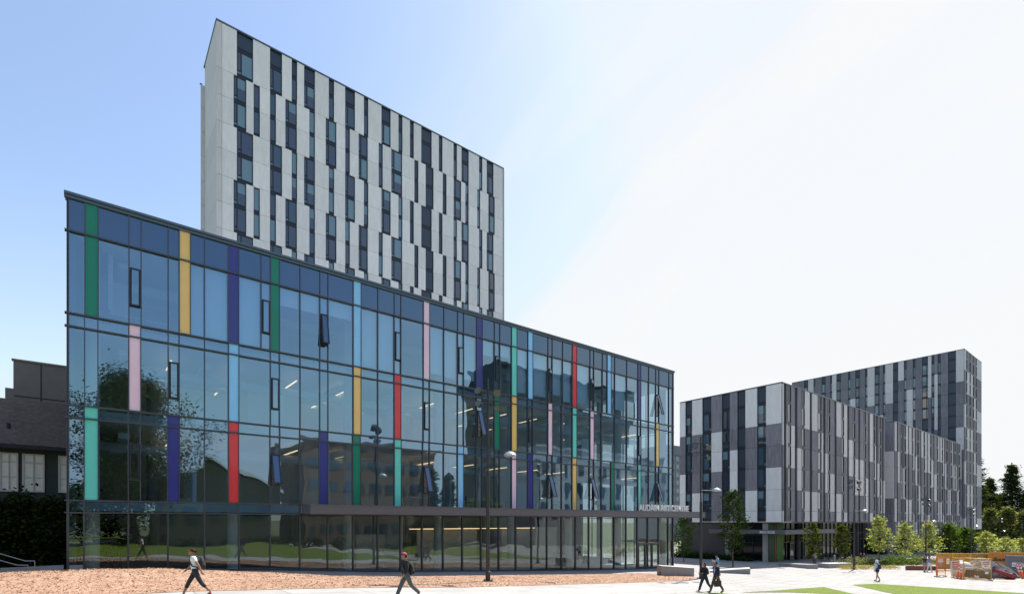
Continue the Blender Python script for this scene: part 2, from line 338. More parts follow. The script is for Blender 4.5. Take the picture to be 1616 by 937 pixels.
cp2 = {132.8:'teal',264.6:'indigo',360.5:'red',504:'indigo',556.5:'green',622:'teal',721.8:'blue',807:'pink',832.8:'indigo',902.7:'yellow',964:'green',1006.5:'teal'}
# operable windows: (px, bottom z, top z, open metres)
wn4 = {203.5:(10.95,12.85,0),412:(10.95,12.85,0),504.7:(10.95,12.85,.32),622:(10.95,12.85,0),722:(10.95,12.85,0),780:(10.95,12.85,0),864.6:(10.95,12.85,0),930.9:(10.95,12.85,0),1034.7:(10.7,12.9,.6)}
wn3 = {265.4:(6.5,8.4,0),426.7:(6.6,8.4,0),667.9:(6.5,8.4,0),752:(6.4,8.4,.6),832.6:(6.5,8.4,0),1006.5:(6.5,8.4,0)}
wn2 = {202.6:(2.15,3.95,0),426:(2.15,3.95,.5),667:(2.0,3.9,.6),864:(2,3.9,.6),863.5:(2.0,3.9,.6),930:(2.0,3.9,.6),1034.7:(2.0,3.9,.6)}
panes = []; mull = MB(); MW = .045
def vbar(u, z0, z1, w_=MW): mull.box(u-w_/2, u+w_/2, AV-.07, AV+.13, z0, z1)
def hbar(z, u0=AU0-.12, u1=AU1+.05, hh=.07, d=.12): mull.box(u0, u1, AV-d, AV+.13, z-hh/2, z+hh/2)
for z in (ZP, Z4, Z4b, Z3, Z3b, Z2): hbar(z)
hbar(Z2b, AU0-.12, 9.9)
def sash(px, u0, u1, z0, z1, op):
    wdw = thing_window(u0, u1, z0, z1, op)
def thing_window(u0, u1, z0, z1, op):
    m = MB(); f = .07; a = u0+.03; b = u1-.03
    # fixed outer frame
    for (x0,x1,c0,c1) in ((a,a+.04,z0,z1),(b-.04,b,z0,z1),(a,b,z0,z0+.05),(a,b,z1-.05,z1)): m.box(x0,x1,AV-.085,AV+.14,c0,c1)
    fr = part('window', m, M_frame, art)
    s_ = MB(); ang = math.asin(min(.9, op/(z1-z0))) if op else 0
    def fn(x, y, z):
        dz = z-z1; return (x, AV+y*math.cos(ang)+dz*math.sin(ang)-.10, z1+dz*math.cos(ang)+y*math.sin(ang)*0)
    for (x0,x1,c0,c1) in ((a+.01,a+.01+f,z0,z1),(b-.01-f,b-.01,z0,z1),(a+.01+f,b-.01-f,z0,z0+f),(a+.01+f,b-.01-f,z1-f,z1)): s_.box(x0,x1,-.035,.02,c0,c1,0,fn)
    s_.add([fn(x,-.01,z) for x, z in ((a+f,z0+f),(b-f,z0+f),(b-f,z1-f),(a+f,z1-f))], [(0,1,2,3)], 1)
    if op:
        for x in (a+.05, b-.05): s_.tube((x,AV,z0+.5), fn(x,.0,z0+.12), .012, .012, 5)
    part('sash', s_, [M_frame, M_gl if not op else MATS_open], fr)
MATS_open = mat('tilted glass', (.03,.09,.22), .03, ior=1.8)
pan = []
def row(xs, z0, z1, band0, band1, colours, wins, spandrel=False):
    for i in range(len(xs)-1):
        a, b = U(xs[i]), U(xs[i+1])
        if xs[i] in colours:
            m = MB(); m.box(a+.02, b-.02, AV-.035, AV+.06, z0+.03, (band1 or z1)-.03)
            part('coloured_panel', m, MC[colours[xs[i]]], art, label=colours[xs[i]]+' vertical glass panel'); continue
        if band1 is not None: panes.append((a, b, z1, band1, 'b'))
        if xs[i] in wins:
            w0, w1, op = wins[xs[i]]; panes.append((a, b, z0, w0, 'g')); panes.append((a, b, w1, z1, 'g')); thing_window(a, b, w0, w1, op)
            mull.box(a, b, AV-.07, AV+.13, w0-.03, w0); mull.box(a, b, AV-.07, AV+.13, w1, w1+.03)
        else: panes.append((a, b, z0, z1, 'g'))
row(top, Z4, ZP, None, None, {}, {}) if False else None
# floor 4 with the parapet band above (coloured panels run up through it)
for i in range(len(top)-1):
    a, b = U(top[i]), U(top[i+1]); vbar(a, Z4, ZT-.1)
    if top[i] in cp4:
        m = MB(); m.box(a+.02, b-.02, AV-.035, AV+.06, Z4+.04, ZT-.12); part('coloured_panel', m, MC[cp4[top[i]]], art, label=cp4[top[i]]+' vertical glass panel on the top floor'); continue
    m = MB(); m.box(a+.02, b-.02, AV-.01, AV+.05, ZP+.04, ZT-.12); part('spandrel_panel', m, M_sp, art)
    if top[i] in wn4:
        w0, w1, op = wn4[top[i]]; panes += [(a,b,Z4,w0,'g'),(a,b,w1,ZP,'g')]; thing_window(a,b,w0,w1,op)
    else: panes.append((a,b,Z4,ZP,'g'))
row(r3, Z3, Z4b, Z4b, Z4, cp3, wn3); row(r2, Z2, Z3b, Z3b, Z3, cp2, wn2)
for x in r3: vbar(U(x), Z3, Z4)
for x in r2: vbar(U(x), Z2, Z3)
vbar(AU1, h(AU1), ZT-.1, .14); vbar(AU0, h(AU0), ZT-.1, .10)
dr0, dr1 = U(1007), U(1039)
for i in range(len(gr)-1):
    a, b = U(gr[i]), U(gr[i+1]); zb = h((a+b)/2)+.12 if i else h(a)+.42
    if i: vbar(a, h(a)+.05, Z2, .09 if gr[i] > 600 else .07)
    if gr[i] < 473: panes.append((a,b,Z2b,Z2,'b')); panes.append((a,b,zb,Z2b,'gg'))
    elif 1005 < gr[i] < 1039: panes.append((a,b,-2.12,Z2b,'gg'))
    else: panes.append((a,b,zb,Z2b,'gg'))
for x in (1007,1018,1028.5,1039): vbar(U(x), h(U(x))+.02, -2.12, .10)
mull.box(dr0, dr1, AV-.1, AV+.1, -2.18, -2.06)
# base curb under the glass
for (a, b) in zip([-.77,3,9,15,26,33,41], [3,9,15,26,33,41,dr0]): mull.prism([(a,AV-.08),(b,AV-.08),(b,AV+.1),(a,AV+.1)], lambda x,y: h(x)-.2, lambda x,y: h(x)+.11)
panes.sort(key=lambda p: -((p[1]-p[0])*(p[3]-p[2])/(p[0]+12)**1.7))
rest = MB()
for i, (a,b,z0,z1,k) in enumerate(panes):
    if z1-z0 < .05: continue
    m = MB() if i < 98 else rest
    rr = random.Random(i*7+3); t1, t2 = rr.gauss(0,.004), rr.gauss(0,.004)       # panes are never perfectly coplanar
    m.quad((a,AV+.02+t1,z0),(b,AV+.02-t1,z0),(b,AV+.02-t1+t2,z1),(a,AV+.02+t1+t2,z1), 1 if k == 'gg' else 0)
    if i < 98: part('glass_pane', m, [M_gl, M_glg], art, recalc=False)
part('glass_pane', rest, [M_gl, M_glg], art, recalc=False, kind='stuff')
part('mullion_grid', mull, M_mull, art)
# doors
for a_, b_ in ((1007,1018),(1018,1028.5),(1028.5,1039)):
    a, b = U(a_)+.07, U(b_)-.07; z0 = h(a)+.03; m = MB()
    for (x0,x1,c0,c1) in ((a,a+.08,z0,-2.2),(b-.08,b,z0,-2.2),(a+.08,b-.08,z0,z0+.22),(a+.08,b-.08,-2.32,-2.2)): m.box(x0,x1,AV-.04,AV+.04,c0,c1)
    m.quad((a+.08,AV,z0+.2),(b-.08,AV,z0+.2),(b-.08,AV,-2.3),(a+.08,AV,-2.3),1)
    d = part('door', m, [M_steel, M_glg], art); m = MB(); m.tube((b-.14,AV-.1,z0+.8),(b-.14,AV-.1,z0+1.5),.018); part('handle', m, M_mull, d)
# plinth, coping, roof, walls, slabs
m = MB(); m.box(AU0-.02, U(132.5)-.03, AV-.05, AV+.25, h(0)-.3, h(0)+.40); part('plinth', m, M_conc, art)
m = MB(); m.box(AU0-.14, AU1+.1, AV-.2, AV+.35, ZT-.1, ZT+.02); m.box(AU0-.10, AU1+.06, AV-.12, AV+.3, ZT-.24, ZT-.1); part('coping', m, M_coping, art)
AB = AV+24
m = MB(); m.box(AU0, AU1, AV+.35, AB, ZT-1.2, ZT-.9); part('roof', m, M_conc, art)
M_wallin = mat('interior plaster', (.68,.74,.78), .9, var=.05)
M_ceil = mat('interior ceiling', (.55,.60,.64), .9)
M_floor = mat('interior floor', (.42,.43,.42), .6)
m = MB(); m.box(AU0, AU0+.3, AV+.14, AB, h(0)-.3, ZT-.12); m.box(AU0+.3, AU1-.3, AB-.3, AB, -6, ZT-.12); m.box(AU1-.3, AU1, AV+13, AB, -6, ZT-.12); part('outer_wall', m, M_spand, art)
for z0, z1 in ((Z2b+.06,Z2-.06),(Z3b+.06,Z3-.06),(Z4b+.06,Z4-.06)):
    m = MB(); m.box(AU0+.3, AU1-.2, AV+.55, AV+14, z0+.05, z1); part('floor_slab', m, M_ceil, art)
m = MB(); m.box(AU0+.3, AU1-.2, AV+.14, AV+14, ZP-.02, ZP+.2); part('ceiling', m, M_ceil, art)
m = MB(); m.box(AU0+.3, U(985), AV+.3, AV+14, -3.9, -3.5); m.box(U(985), AU1-.2, AV+.12, AV+14, -4.9, -4.62); part('ground_floor_slab', m, M_floor, art)
# inner walls
m = MB()
for z0, z1, vv, ua, ub in ((Z4,ZP,8,AU0+.3,AU1-6),(Z3,Z4b,9.5,AU0+.3,AU1-5),(Z2,Z3b,11,AU0+.3,AU1-5),(-5,Z2b,9,AU0+.3,34),):
    m.box(ua, ub, AV+vv, AV+vv+.2, z0, z1)
for px, z0, z1 in ((160,Z4,ZP),(300,Z4,ZP),(560,Z4,ZP),(636,Z4,ZP),(800,Z4,ZP),(560,Z3,Z4b),(640,Z3,Z4b),(300,Z2,Z3b),(520,Z2,Z3b),(720,Z2,Z3b),(640,-5,Z2b),(900,Z3,Z4b)):
    m.box(U(px)+.3, U(px)+.5, AV+1.4, AV+9, z0, z1)
part('partition_wall', m, M_wallin, art)
for px, z0, z1, vv, wd in ((420,Z3,Z4b-.8,4.5,3.2),(455,Z3,Z3+2.6,3.2,.6),(160,Z4,Z4+3,3.0,1.2),(330,Z3,Z3+2.2,5,2.2),(600,Z3,Z3+2.2,4,2),(700,Z3,Z3+2.4,3,1.6),(950,Z3,Z3+2.4,2.5,1.5),(850,Z2,Z2+2.4,3,2.2),(980,Z2,Z2+2.4,2.5,1.6),(600,-3.5,-.9,4,3),(720,-3.5,-.5,6,6),(860,-3.5,-.5,6,7)):
    m = MB(); u0 = U(px); m.box(u0, u0+wd, AV+vv, AV+vv+.08, z0, z1); part('display_wall', m, M_white, art)
M_colm = mat('round concrete column', (.50,.53,.52), .7, var=.06)
for px in (144.5, 368.5, 550.5, 691.5, 806.5, 897, 975, 1046):
    u = onv(px, AV+1.15); m = MB(); m.lathe([(.34,-5.2),(.34,ZP)], (u,AV+1.15,0), 20); part('column', m, M_colm, art, smooth=False)
for px in (240, 460, 640, 760, 850, 940):
    u = onv(px, AV+8); m = MB(); m.lathe([(.34,-5.2),(.34,ZP)], (u,AV+7.4,0), 16); part('column', m, M_colm, art)
# linear lights, ducts
k = 0
for zc, vs in ((Z4b-.45, ((1.7,5.2),(5.6,9.2))), (Z3b-.5, ((1.6,5.0),(5.4,9.4)))):
    u = 3.6
    while u < 46:
        for (a, b) in vs:
            m = MB(); m.box(u-.04, u+.04, AV+a, AV+b, zc-.03, zc+.03); part('light_strip', m, M_warm, art)
        u += 3.36; k += 1
m = MB(); m.box(U(700), U(905), AV+5.2, AV+5.26, -.60, -.54); part('light_strip', m, M_warm, art)
for zc in (ZP-.9, Z4b-.9, Z3b-.9):
    m = MB(); m.tube((AU0+1,AV+3.4,zc),(AU1-2,AV+3.4,zc),.28,.28,12); m.tube((AU0+1,AV+6.3,zc+.2),(AU1-2,AV+6.3,zc+.2),.18,.18,10)
    for q in range(12): m.box(AU0+2+q*3.9, AU0+2.5+q*3.9, AV+1.6, AV+7.6, zc+.3, zc+.6)
    part('air_duct', m, M_ceil, art)
M_blind = mat('roller blind', (.74,.79,.82), .9)
for a, b, t in ((300.4,322.8,1),(322.8,360.2,1),(376.6,412,1),(412,426.6,1),(441,473.4,.28),(473.4,504.7,.28),(504.7,517.5,.28),(517.5,557.2,.26),(569.5,596.1,1),(596.1,622,1),(622,632.5,1),(677.6,700.2,.86),(700.2,722,.88),(722,731.4,1),(731.4,751.9,.85),(760.9,780,.3),(788.5,807,.25),(815.3,832.8,.9),(840.5,864.6,.9),(871.2,887.6,.8),(887.6,903,.9),(909.7,930.9,.9),(969.9,988.8,.85),(107,134,.0)):
    if not t: continue
    m = MB(); m.box(U(a)+.05, U(b)-.05, AV+.22, AV+.235, ZP-(ZP-Z4)*t+.05, ZP-.05); part('roller_blind', m, M_blind, art)
# glazed end wall to the right
m = MB()
for k in range(9):
    v0 = AV+.2+k*1.6; m.box(AU1-.12, AU1, v0-.04, v0+.04, h(AU1), ZT-.2)
for z in (Z2b,Z2,Z3b,Z3,Z4b,Z4,ZP): m.box(AU1-.13, AU1+.01, AV+.2, AV+13, z-.04, z+.04)
part('end_mullion_grid', m, M_mull, art)
for z0, z1 in ((-4.6,Z2b),(Z2,Z3b),(Z3,Z4b),(Z4,ZP)):
    m = MB(); m.quad((AU1-.06,AV+.2,z0),(AU1-.06,AV+13,z0),(AU1-.06,AV+13,z1),(AU1-.06,AV+.2,z1)); part('end_glazing', m, M_glg, art)
# canopy
CF = 31.5; cu0, cu1 = onv(490, CF), onv(1113, CF); zt, zb_ = 1.03, .47
m = MB(); m.box(cu0, cu1, CF, AV-.1, zb_, zt-.05); m.box(cu0-.03, cu1+.03, CF-.04, AV-.1, zt-.05, zt, 0)
m.box(AU1+.05, cu1, AV-.1, AV+5.5, zb_, zt)
cpy = part('canopy', m, M_canopy, art)
m = MB(); m.box(cu0+.04, cu1-.04, CF+.04, AV-.12, zb_-.05, zb_-.002); part('soffit', m, M_soffit, cpy)
def text(body, size, depth, m, parent, loc, rot_x=R(90), xscale=1, name='lettering', align='LEFT', space=1.0, rz=0, bold=0):
    cu = bpy.data.curves.new(name, 'FONT'); cu.body = body; cu.size = size; cu.extrude = depth; cu.align_x = align; cu.space_character = space; cu.offset = bold
    t = bpy.data.objects.new('tmp', cu); C.objects.link(t)
    me = bpy.data.meshes.new_from_object(t.evaluated_get(bpy.context.evaluated_depsgraph_get())); bpy.data.objects.remove(t)
    me.materials.clear(); me.materials.append(m)
    o = bpy.data.objects.new(name, me); C.objects.link(o); o.parent = parent; g = ORG[parent.name]
    o.location = (loc[0]-g[0], loc[1]-g[1], loc[2]-g[2]); o.rotation_euler = (rot_x, 0, rz); o.scale = (xscale,1,1)
    return o
M_letter = mat('pale metal letters', (.66,.64,.62), .4)
s0, s1 = onv(1008, CF+.12), onv(1087, CF+.12)
t = text('AUDAIN ART CENTRE', .80, .05, M_letter, art, (s0, CF+.12, zt+.03), bold=.022)
bpy.context.view_layer.update(); t.scale = ((s1-s0)/max(.1, t.dimensions.x), 1.05, 1)
# ------------------------------------------------------------------ panelled towers
def facade(root, axis, base, strips, rows, panel_mat, win_tag, proud=.14, joint=.035, cap=None, name='cladding'):
    """strips: (s0, s1, kind) kind 'p' panel or 'w' wide window, 'n' narrow window, 'o' opaque, 's' slot ; rows: (z0, z1, index, stripset)"""
    if axis == 'u': fn = lambda s_, d, z: (s_, base-d, z)
    else: fn = lambda s_, d, z: (base-d, s_, z)
    cl = MB(); wins = []
    for z0, z1, ri, si in rows:
        for j, (a, b, kd) in enumerate(strips[si]):
            if kd == 'p': cl.box(a+.01, b-.01, -.05, proud, z0+joint/2, z1-joint/2, panel_mat(ri, j, a, b), fn)
            elif kd == 's': cl.box(a+.01, b-.01, -.05, .05, z0, z1, 3, fn)
            else: wins.append((a, b, z0, z1, kd, ri, j))
    part(name, cl, [M_pale, M_grey, M_pale2, M_core], root)
    return fn, wins
def window_mesh(wd, ht, kd, blind, sill, flip=False):
    """local: x along the facade, y outwards, z up"""
    m = MB(); f = .06; zs = sill; zt_ = ht-.10
    gm = 2 if blind else 1
    m.box(0, wd, -.10, 0, 0, zs-.02); m.box(0, wd, -.10, 0, zt_, ht)                       # spandrel panels
    m.box(0, wd, -.08, .03, zs-.02, zs+.04)
    for x in (0, wd-f): m.box(x, x+f, -.10, .04, zs+.04, zt_)
    if kd == 'o':
        m.box(f, wd-f, -.10, -.03, zs+.04, zt_, 3)
    else:
        if kd == 'w':
            xs = wd*.27
            m.box(xs, xs+.07, -.10, .02, zs+.04, zt_)
            m.box(f, xs, -.10, .02, zs+.34, zs+.41)
            m.box(f, xs, -.07, -.045, zs+.04, zs+.34, gm); m.box(f+.05, xs-.05, -.07, -.02, zs+.46, zt_-.05, 1)
            m.box(f, f+.05, -.06, .02, zs+.41, zt_); m.box(xs-.05, xs, -.06, .02, zs+.41, zt_)
            x0 = xs+.07
        else: x0 = f
        hb = zt_ if blind != 2 else zs+(zt_-zs)*.55
        if blind == 2: m.box(x0, wd-f, -.08, -.05, hb, zt_, 2); m.box(x0, wd-f, -.08, -.05, zs+.04, hb, 1)
        else: m.box(x0, wd-f, -.08, -.05, zs+.04, zt_, 2 if blind == 1 else (4 if blind == 3 else (5 if blind == 4 else 1)))
    return m.mesh('window', [M_frame, M_wing, M_wblind, M_spand, M_wmid, M_wmir])
def mount(root, axis, base, wins, blindf, key=None, cap=98, sill=.36, setback=.0):
    base -= setback
    cache = {}; key = key or (lambda w_: 0); wins = sorted(wins, key=key); restb = []
    for i, (a, b, z0, z1, kd, ri, j) in enumerate(wins):
        ht = z1-z0; top_extra = 0
        bl = blindf(ri, j, kd, a); kk = (round(b-a,2), round(ht,2), kd, bl)
        if kk not in cache: cache[kk] = window_mesh(b-a, ht, kd, bl, sill if ht < 4 else sill)
        me = cache[kk]
        if i < cap:
            o = link_mesh('window', me, root, (a, base, z0) if axis == 'u' else (base, a, z0))
            if axis == 'u': o.scale = (1,-1,1)
            else: o.rotation_euler = (0,0,R(90))
            # axis v: local x -> +v, local y -> -u : a quarter turn
        else: restb.append((me, a, z0))
    if restb:
        m = MB()
        for me, a, z0 in restb:
            off = len(m.v)
            for v in me.vertices:
                x, y, z = v.co
                m.v.append((a+x, base-y, z0+z) if axis == 'u' else (base-y, a+x, z0+z))
            for p in me.polygons: m.f.append(tuple(off+i for i in p.vertices)); m.m.append(p.material_index)
        part('window', m, [M_frame, M_wing, M_wblind, M_spand, M_wmid, M_wmir], root, kind='stuff')
def strips_from_px(pxs, V, u0, u1, fn=onv):
    """pxs: list of (px0, px1, kind) dark strips, panels fill between"""
    s_ = []; c = u0
    for a, b, k in pxs:
        a, b = fn(a, V), fn(b, V)
        if a > b: a, b = b, a
        s_.append((c, a, 'p')); s_.append((a, b, k)); c = b
    s_.append((c, u1, 'p'))
    return s_
# --- pale residential tower behind
TV = 67.5; tu0 = onv(350, TV); tu1 = onv(792.7, TV); TT = 56.3
tower = thing('residential_tower', 'tall pale concrete tower with staggered dark windows behind the glass building', 'tower', (tu0-.4, TV, -3))
A_ = [(373.5,399,'w'),(425.7,444.6,'w'),(460,468.4,'n'),(479.5,496.5,'w'),(518.4,526.7,'n'),(544.2,559.6,'w'),(573.7,580.6,'n'),(601.4,615.8,'w'),(628.2,634.5,'n'),(646.3,652.4,'o'),(664.2,680.6,'o'),(691.9,697.6,'o'),(715,720.4,'n'),(727.6,739,'w'),(755.3,760.5,'n'),(767.4,778,'w')]
B_ = [(368.5,388.2,'w'),(400,409.6,'n'),(425.7,435,'n'),(450,468,'w'),(487.8,496.5,'n'),(513.6,530.3,'w'),(544.3,551.5,'n'),(565.4,579.8,'w'),(597,603.4,'n'),(617,634,'w'),(653.3,659.6,'o'),(671.1,683.5,'o'),(698,704,'o'),(715.2,727,'w'),(733.7,738.9,'n'),(752.4,757,'n'),(770,780,'w')]
SA, SB = strips_from_px(A_, TV, tu0, tu1), strips_from_px(B_, TV, tu0, tu1)
FH = 3.0; z = 51.05; rows = [(z, TT-.12, 0, 0)]; i = 1
while z > -2:
    z -= FH; rows.append((z, z+FH, i, 1 if ((i-1)//2) % 2 == 0 else 0)); i += 1
fn, wins = facade(tower, 'u', TV, [SA, SB], rows, lambda r,j,a,b: 0, None)
w2 = []
for (a,b,z0,z1,kd,ri,j) in wins:
    if ri == 0:
        m_ = (z0+3.0); w2.append((a,b,z0,m_,kd,ri,j)); w2.append((a,b,m_,z1,'o',ri,j))
    else: w2.append((a,b,z0,z1,kd,ri,j))
def tb(r, j, kd, a):
    if kd == 'o': return 0
    q = random.Random(r*91+j*13+5).random(); return 1 if q < .26 else (2 if q < .40 else (3 if q < .6 else 0))
mount(tower, 'u', TV, w2, tb, key=lambda w_: (w_[3] < 8, w_[0]*.6-w_[2]))
m = MB(); m.box(tu0-.4, tu1+.15, TV+.11, TV+7.9, -3, TT-.25); m.box(tu0-.3, tu1+.15, TV+7.901, onu(320, tu0-.95), -3, 53.7); part('structural_core', m, M_core, tower)
TWE = onu(317, tu0-.95)
m = MB(); z = 51.05; zs = [TT-.12, z]
while z > 0: z -= FH*1.0; zs.append(z)
for z1, z0 in zip(zs, zs[1:]):
    m.box(tu0-.55, tu0-.42, TV-.02, TV+7.2, z0+.02, z1-.02); m.box(tu0-.55, tu0-.02, TV-.14, TV-.02, z0+.02, z1-.02)
    m.box(tu0-.50, tu0-.02, TV+7.2, TV+7.9, z0+.02, z1-.02)
for z1, z0 in zip(zs, zs[1:]):
    if z1 < TT-1: m.box(tu0-.95, tu0-.4, TV+7.9, TWE, z0+.02, z1-.02)
m.box(tu0-.95, tu0-.4, TV+7.9, TWE, 51.07, 53.8)
part('side_wall', m, M_pale2, tower)
m = MB(); m.box(tu1+.151, tu1+.30, TV-.14, TV+7.9, -2, TT-.12); part('end_wall', m, M_pale2, tower)
m = MB(); m.box(tu0-.62, tu1+.2, TV-.2, TV+.12, TT-.12, TT+.05); m.box(tu0-.62, tu0-.3, TV+.12, TV+8, TT-.12, TT+.05); m.box(tu0-1.05,tu0-.8,TV+7.8,TWE,53.8,53.95); m.box(tu0-.3,tu1+.2,TV+7.7,TV+8,TT-.12,TT+.05); part('coping', m, M_coping, tower)
# --- checkered residence, front block
MV = 33.4; mu0 = onv(1233, MV); mu1 = onv(1395, MV); mh = [18.55,16.1,13.2,10.3,7.35,4.37,1.53,0.02]
rowsM = [(mh[2],mh[0],0,0)]+[(mh[i+1],mh[i],i-1,0) for i in range(2,7)]
maple = thing('residence_block', 'checkered pale and grey concrete residence block over a glazed entrance', 'building', (mu0, MV, h(mu0)))
lv1 = onu(1073.5, mu0)
wl = [(1195.5,1209.6,'w'),(1164.3,1177,'o'),(1140,1152.5,'w'),(1109,1123.4,'w'),(1082.3,1093,'w')]
SL = strips_from_px(wl, mu0, MV, lv1, onu)
LC = ['LLDDLL','DDLDDD','DDLLDD','LDDLDL','LLDDLL','LLDDLL']     # rows top to bottom, columns far to near
def lc(r, j, a, b): return {'L': 0, 'D': 1}[LC[min(r,5)][5-j//2]]
fn, winsL = facade(maple, 'v', mu0, [SL], rowsM, lc, None, name='cladding')
def chk(seed, n1=2):
    def f_(r, j, a, b):
        q = random.Random(seed+j*17); ph = (j*2+q.randint(0,1)); return 2 if (r+ph) % 5 in (0,1) else 1
    return f_
def gapstrips(wpx, V, u0, u1, slot=.8):
    s_ = []; c = u0
    ws = [(onv(a,V), onv(b,V)) for a, b in wpx]+[(u1,u1)]
    for a, b in ws:
        g = a-c
        if g > 1.2: s_ += [(c, c+g*.48-slot/2, 'p'), (c+g*.48-slot/2, c+g*.48+slot/2, 's'), (c+g*.48+slot/2, a, 'p')]
        elif g > .05: s_.append((c, a, 'p'))
        if b > a: s_.append((a, b, 'n'))
        c = b
    return s_
zz = lambda *l: [(1220+a/4.259, 1220+b/4.259) for a, b in l]
SR = gapstrips(zz((92,113),(185,205),(293,318),(360,376),(453,469),(530,545),(603,616),(665,677),(707,720)), MV, mu0+.16, mu1)
fn, winsR = facade(maple, 'u', MV, [SR], rowsM, chk(3), None)
def split(wins):
    r = []
    for (a,b,z0,z1,kd,ri,j) in wins:
        if kd == 's': continue
        if ri == 0: r += [(a,b,z0,z0+2.9,kd,ri,j),(a,b,z0+2.9,z1,'o',ri,j)]
        elif ri >= 5: r.append((a,b,z0,z1,'o',ri,j))
        else: r.append((a,b,z0,z1,kd,ri,j))
    return r
def mb_(r, j, kd, a):
    q = random.Random(r*31+j*7+2).random(); return 3 if q < .35 else (2 if q < .5 else 0)
mbr = lambda r,j,kd,a: 4 if random.Random(r*5+j).random() < .75 else 0
mount(maple, 'v', mu0, split(winsL), mb_, cap=50); mount(maple, 'u', MV, split(winsR), mbr, cap=50, setback=.13)
def block_core(root, u0, u1, v0, v1, z0, z1, cop=True):
    m = MB(); m.box(u0+.11, u1, v0+.11, v1, z0+.01, z1-.3); part('structural_core', m, M_core, root)
    m = MB(); m.box(u0-.18, u1+.1, v0-.18, v0+.2, z1, z1+.14); m.box(u0-.18, u0+.2, v0+.2, v1, z1, z1+.14); m.box(u1-.3,u1+.1,v0+.2,v1,z1,z1+.14); m.box(u0+.2,u1-.3,v1-.4,v1,z1,z1+.14); part('coping', m, M_coping, root)
block_core(maple, mu0, mu1, MV, lv1, .02, 18.55)
m = MB(); m.box(mu0-.1, mu1, MV-.1, lv1, -.16, 0.0); part('soffit', m, M_steel, maple)
# ground storey
M_dgl = mat('dark lobby glass', (.012,.016,.016), .05, ior=1.45, spec=.3)
M_char = mat('charcoal wall', (.075,.070,.075), .85, var=.08, scale=2)
lw = onu(1143, mu0+.3); lw2 = onu(1206, mu0+.3)
m = MB(); m.box(mu0+.2, mu0+.6, lw, lv1, -6, -.16); part('charcoal_wall', m, M_char, maple)
m = MB(); m.box(mu0+2.0, mu1, MV+3.0, MV+3.2, -6.5, -.16); m.box(mu0+2.0, mu0+2.2, MV+3.2, lw, -6.2, -.16); m.box(mu0+2.2,mu1,lv1-.3,lv1,-6.5,-.16); lob = part('lobby_glazing', m, M_dgl, maple)
m = MB()
for k in range(24): m.box(mu0+3+k*1.6, mu0+3.1+k*1.6, MV+2.88, MV+3.0, -6.5, -.16)
for k in range(5): m.box(mu0+1.88, mu0+2.0, MV+3.2+k*1.6, MV+3.3+k*1.6, -6.2, -.16)
for z in (-1.9, -3.0): m.box(mu0+1.9, mu1, MV+2.89, MV+2.99, z, z+.09); m.box(mu0+1.89, mu0+1.99, MV+3, lw, z, z+.09)
part('lobby_mullions', m, M_frame, lob)
cw = .42
def colm(u, v, m_=M_concl):
    m = MB(); m.box(u-cw, u+cw, v-cw, v+cw, -6.3, -.16); part('column', m, m_, maple)
colm(mu0+.6, MV+2.2)
u_, v_ = P(1150, 78); m = MB(); m.box(mu0+.4, mu0+1.2, lw-.6, lw, -6, -.16); part('column', m, M_concl, maple)
for k in range(1,5):
    m = MB(); m.lathe([(.25,-6.4),(.25,-.16)], (mu0+1+k*7.6, MV+1.6, 0), 14); part('column', m, M_char, maple)
for a, b, c, nm in ((1213.5,1222.5,(0,.05,.022),'dark green glass'),(1222.8,1225.5,(.22,.03,.01),'rust glass'),(1226,1236.5,(.03,.16,.015),'green glass')):
    V_ = MV+1.6; m = MB(); m.box(onv(a,V_), onv(b,V_)-.05, V_, V_+.1, h(mu0)+.05, -.16); part('coloured_glass', m, mat(nm, c, .45, spec=.2), maple, label=nm+' screen beside the entrance')
for a in (1246,1256,1266,1284):
    V_ = MV+2.85; u = onv(a, V_); m = MB()
    for (x0,x1,c0,c1) in ((u,u+.1,-5.7,-3.1),(u+1.2,u+1.3,-5.7,-3.1),(u+.1,u+1.2,-3.2,-3.1),(u+.1,u+1.2,-5.7,-5.4)): m.box(x0,x1,V_-.1,V_,c0,c1)
    m.box(u+.1,u+1.2,V_-.06,V_-.03,-5.4,-3.2,1); part('door', m, [M_mull, M_wmid], maple)
# entrance canopy wrapping the corner, with the name
zc0, zc1 = -1.62, -1.06; cu = mu0-1.5; cv = MV-1.2
va = onu(1118.5, cu); ub = onv(1317, cv)
m = MB(); m.box(cu, mu0+.3, cv, va, zc0, zc1); m.box(mu0+.3, ub, cv, MV+2.8, zc0, zc1); can = part('entrance_canopy', m, M_canopy, maple)
vt0, vt1 = onu(1223, cu), onu(1199, cu)
t = text('MAPLE HOUSE', .6, .03, M_white, maple, (cu-.04, vt1, zc0+.08), name='lettering', rz=R(-90), bold=.01)
t.scale = ((vt1-vt0)/max(v.co.x for v in t.data.vertices), .85, 1)
# --- second block
b0 = onv(1411, MV); b1 = onv(1516, MV); rows2 = [(mh[2],18.6,0,0)]+[(mh[i+1],mh[i],i-1,0) for i in range(2,7)]+[(-2.9,.02,6,0)]
blk = thing('residence_block', 'second checkered residence block, beyond the gap after the entrance block', 'building', (b0, MV, h(b0)))
S2 = gapstrips(zz((845,857),(878,887),(925,936),(963,972),(1005,1015),(1050,1057),(1095,1104),(1130,1136),(1160,1167),(1190,1196),(1215,1221),(1243,1249)), MV, b0+.16, b1, .75)
fn, w_2 = facade(blk, 'u', MV, [S2], rows2, chk(40), None); mount(blk, 'u', MV, split(w_2), mbr, cap=90, setback=.13)
gl2 = {0:1,1:1,2:0,3:0,4:0,5:1,6:1}
SL2 = [(MV, MV+12, 'p')]
facade(blk, 'v', b0, [SL2], rows2, lambda r,j,a,b: {0:1,1:2,2:2,3:2,4:1,5:1,6:1}[r], None)
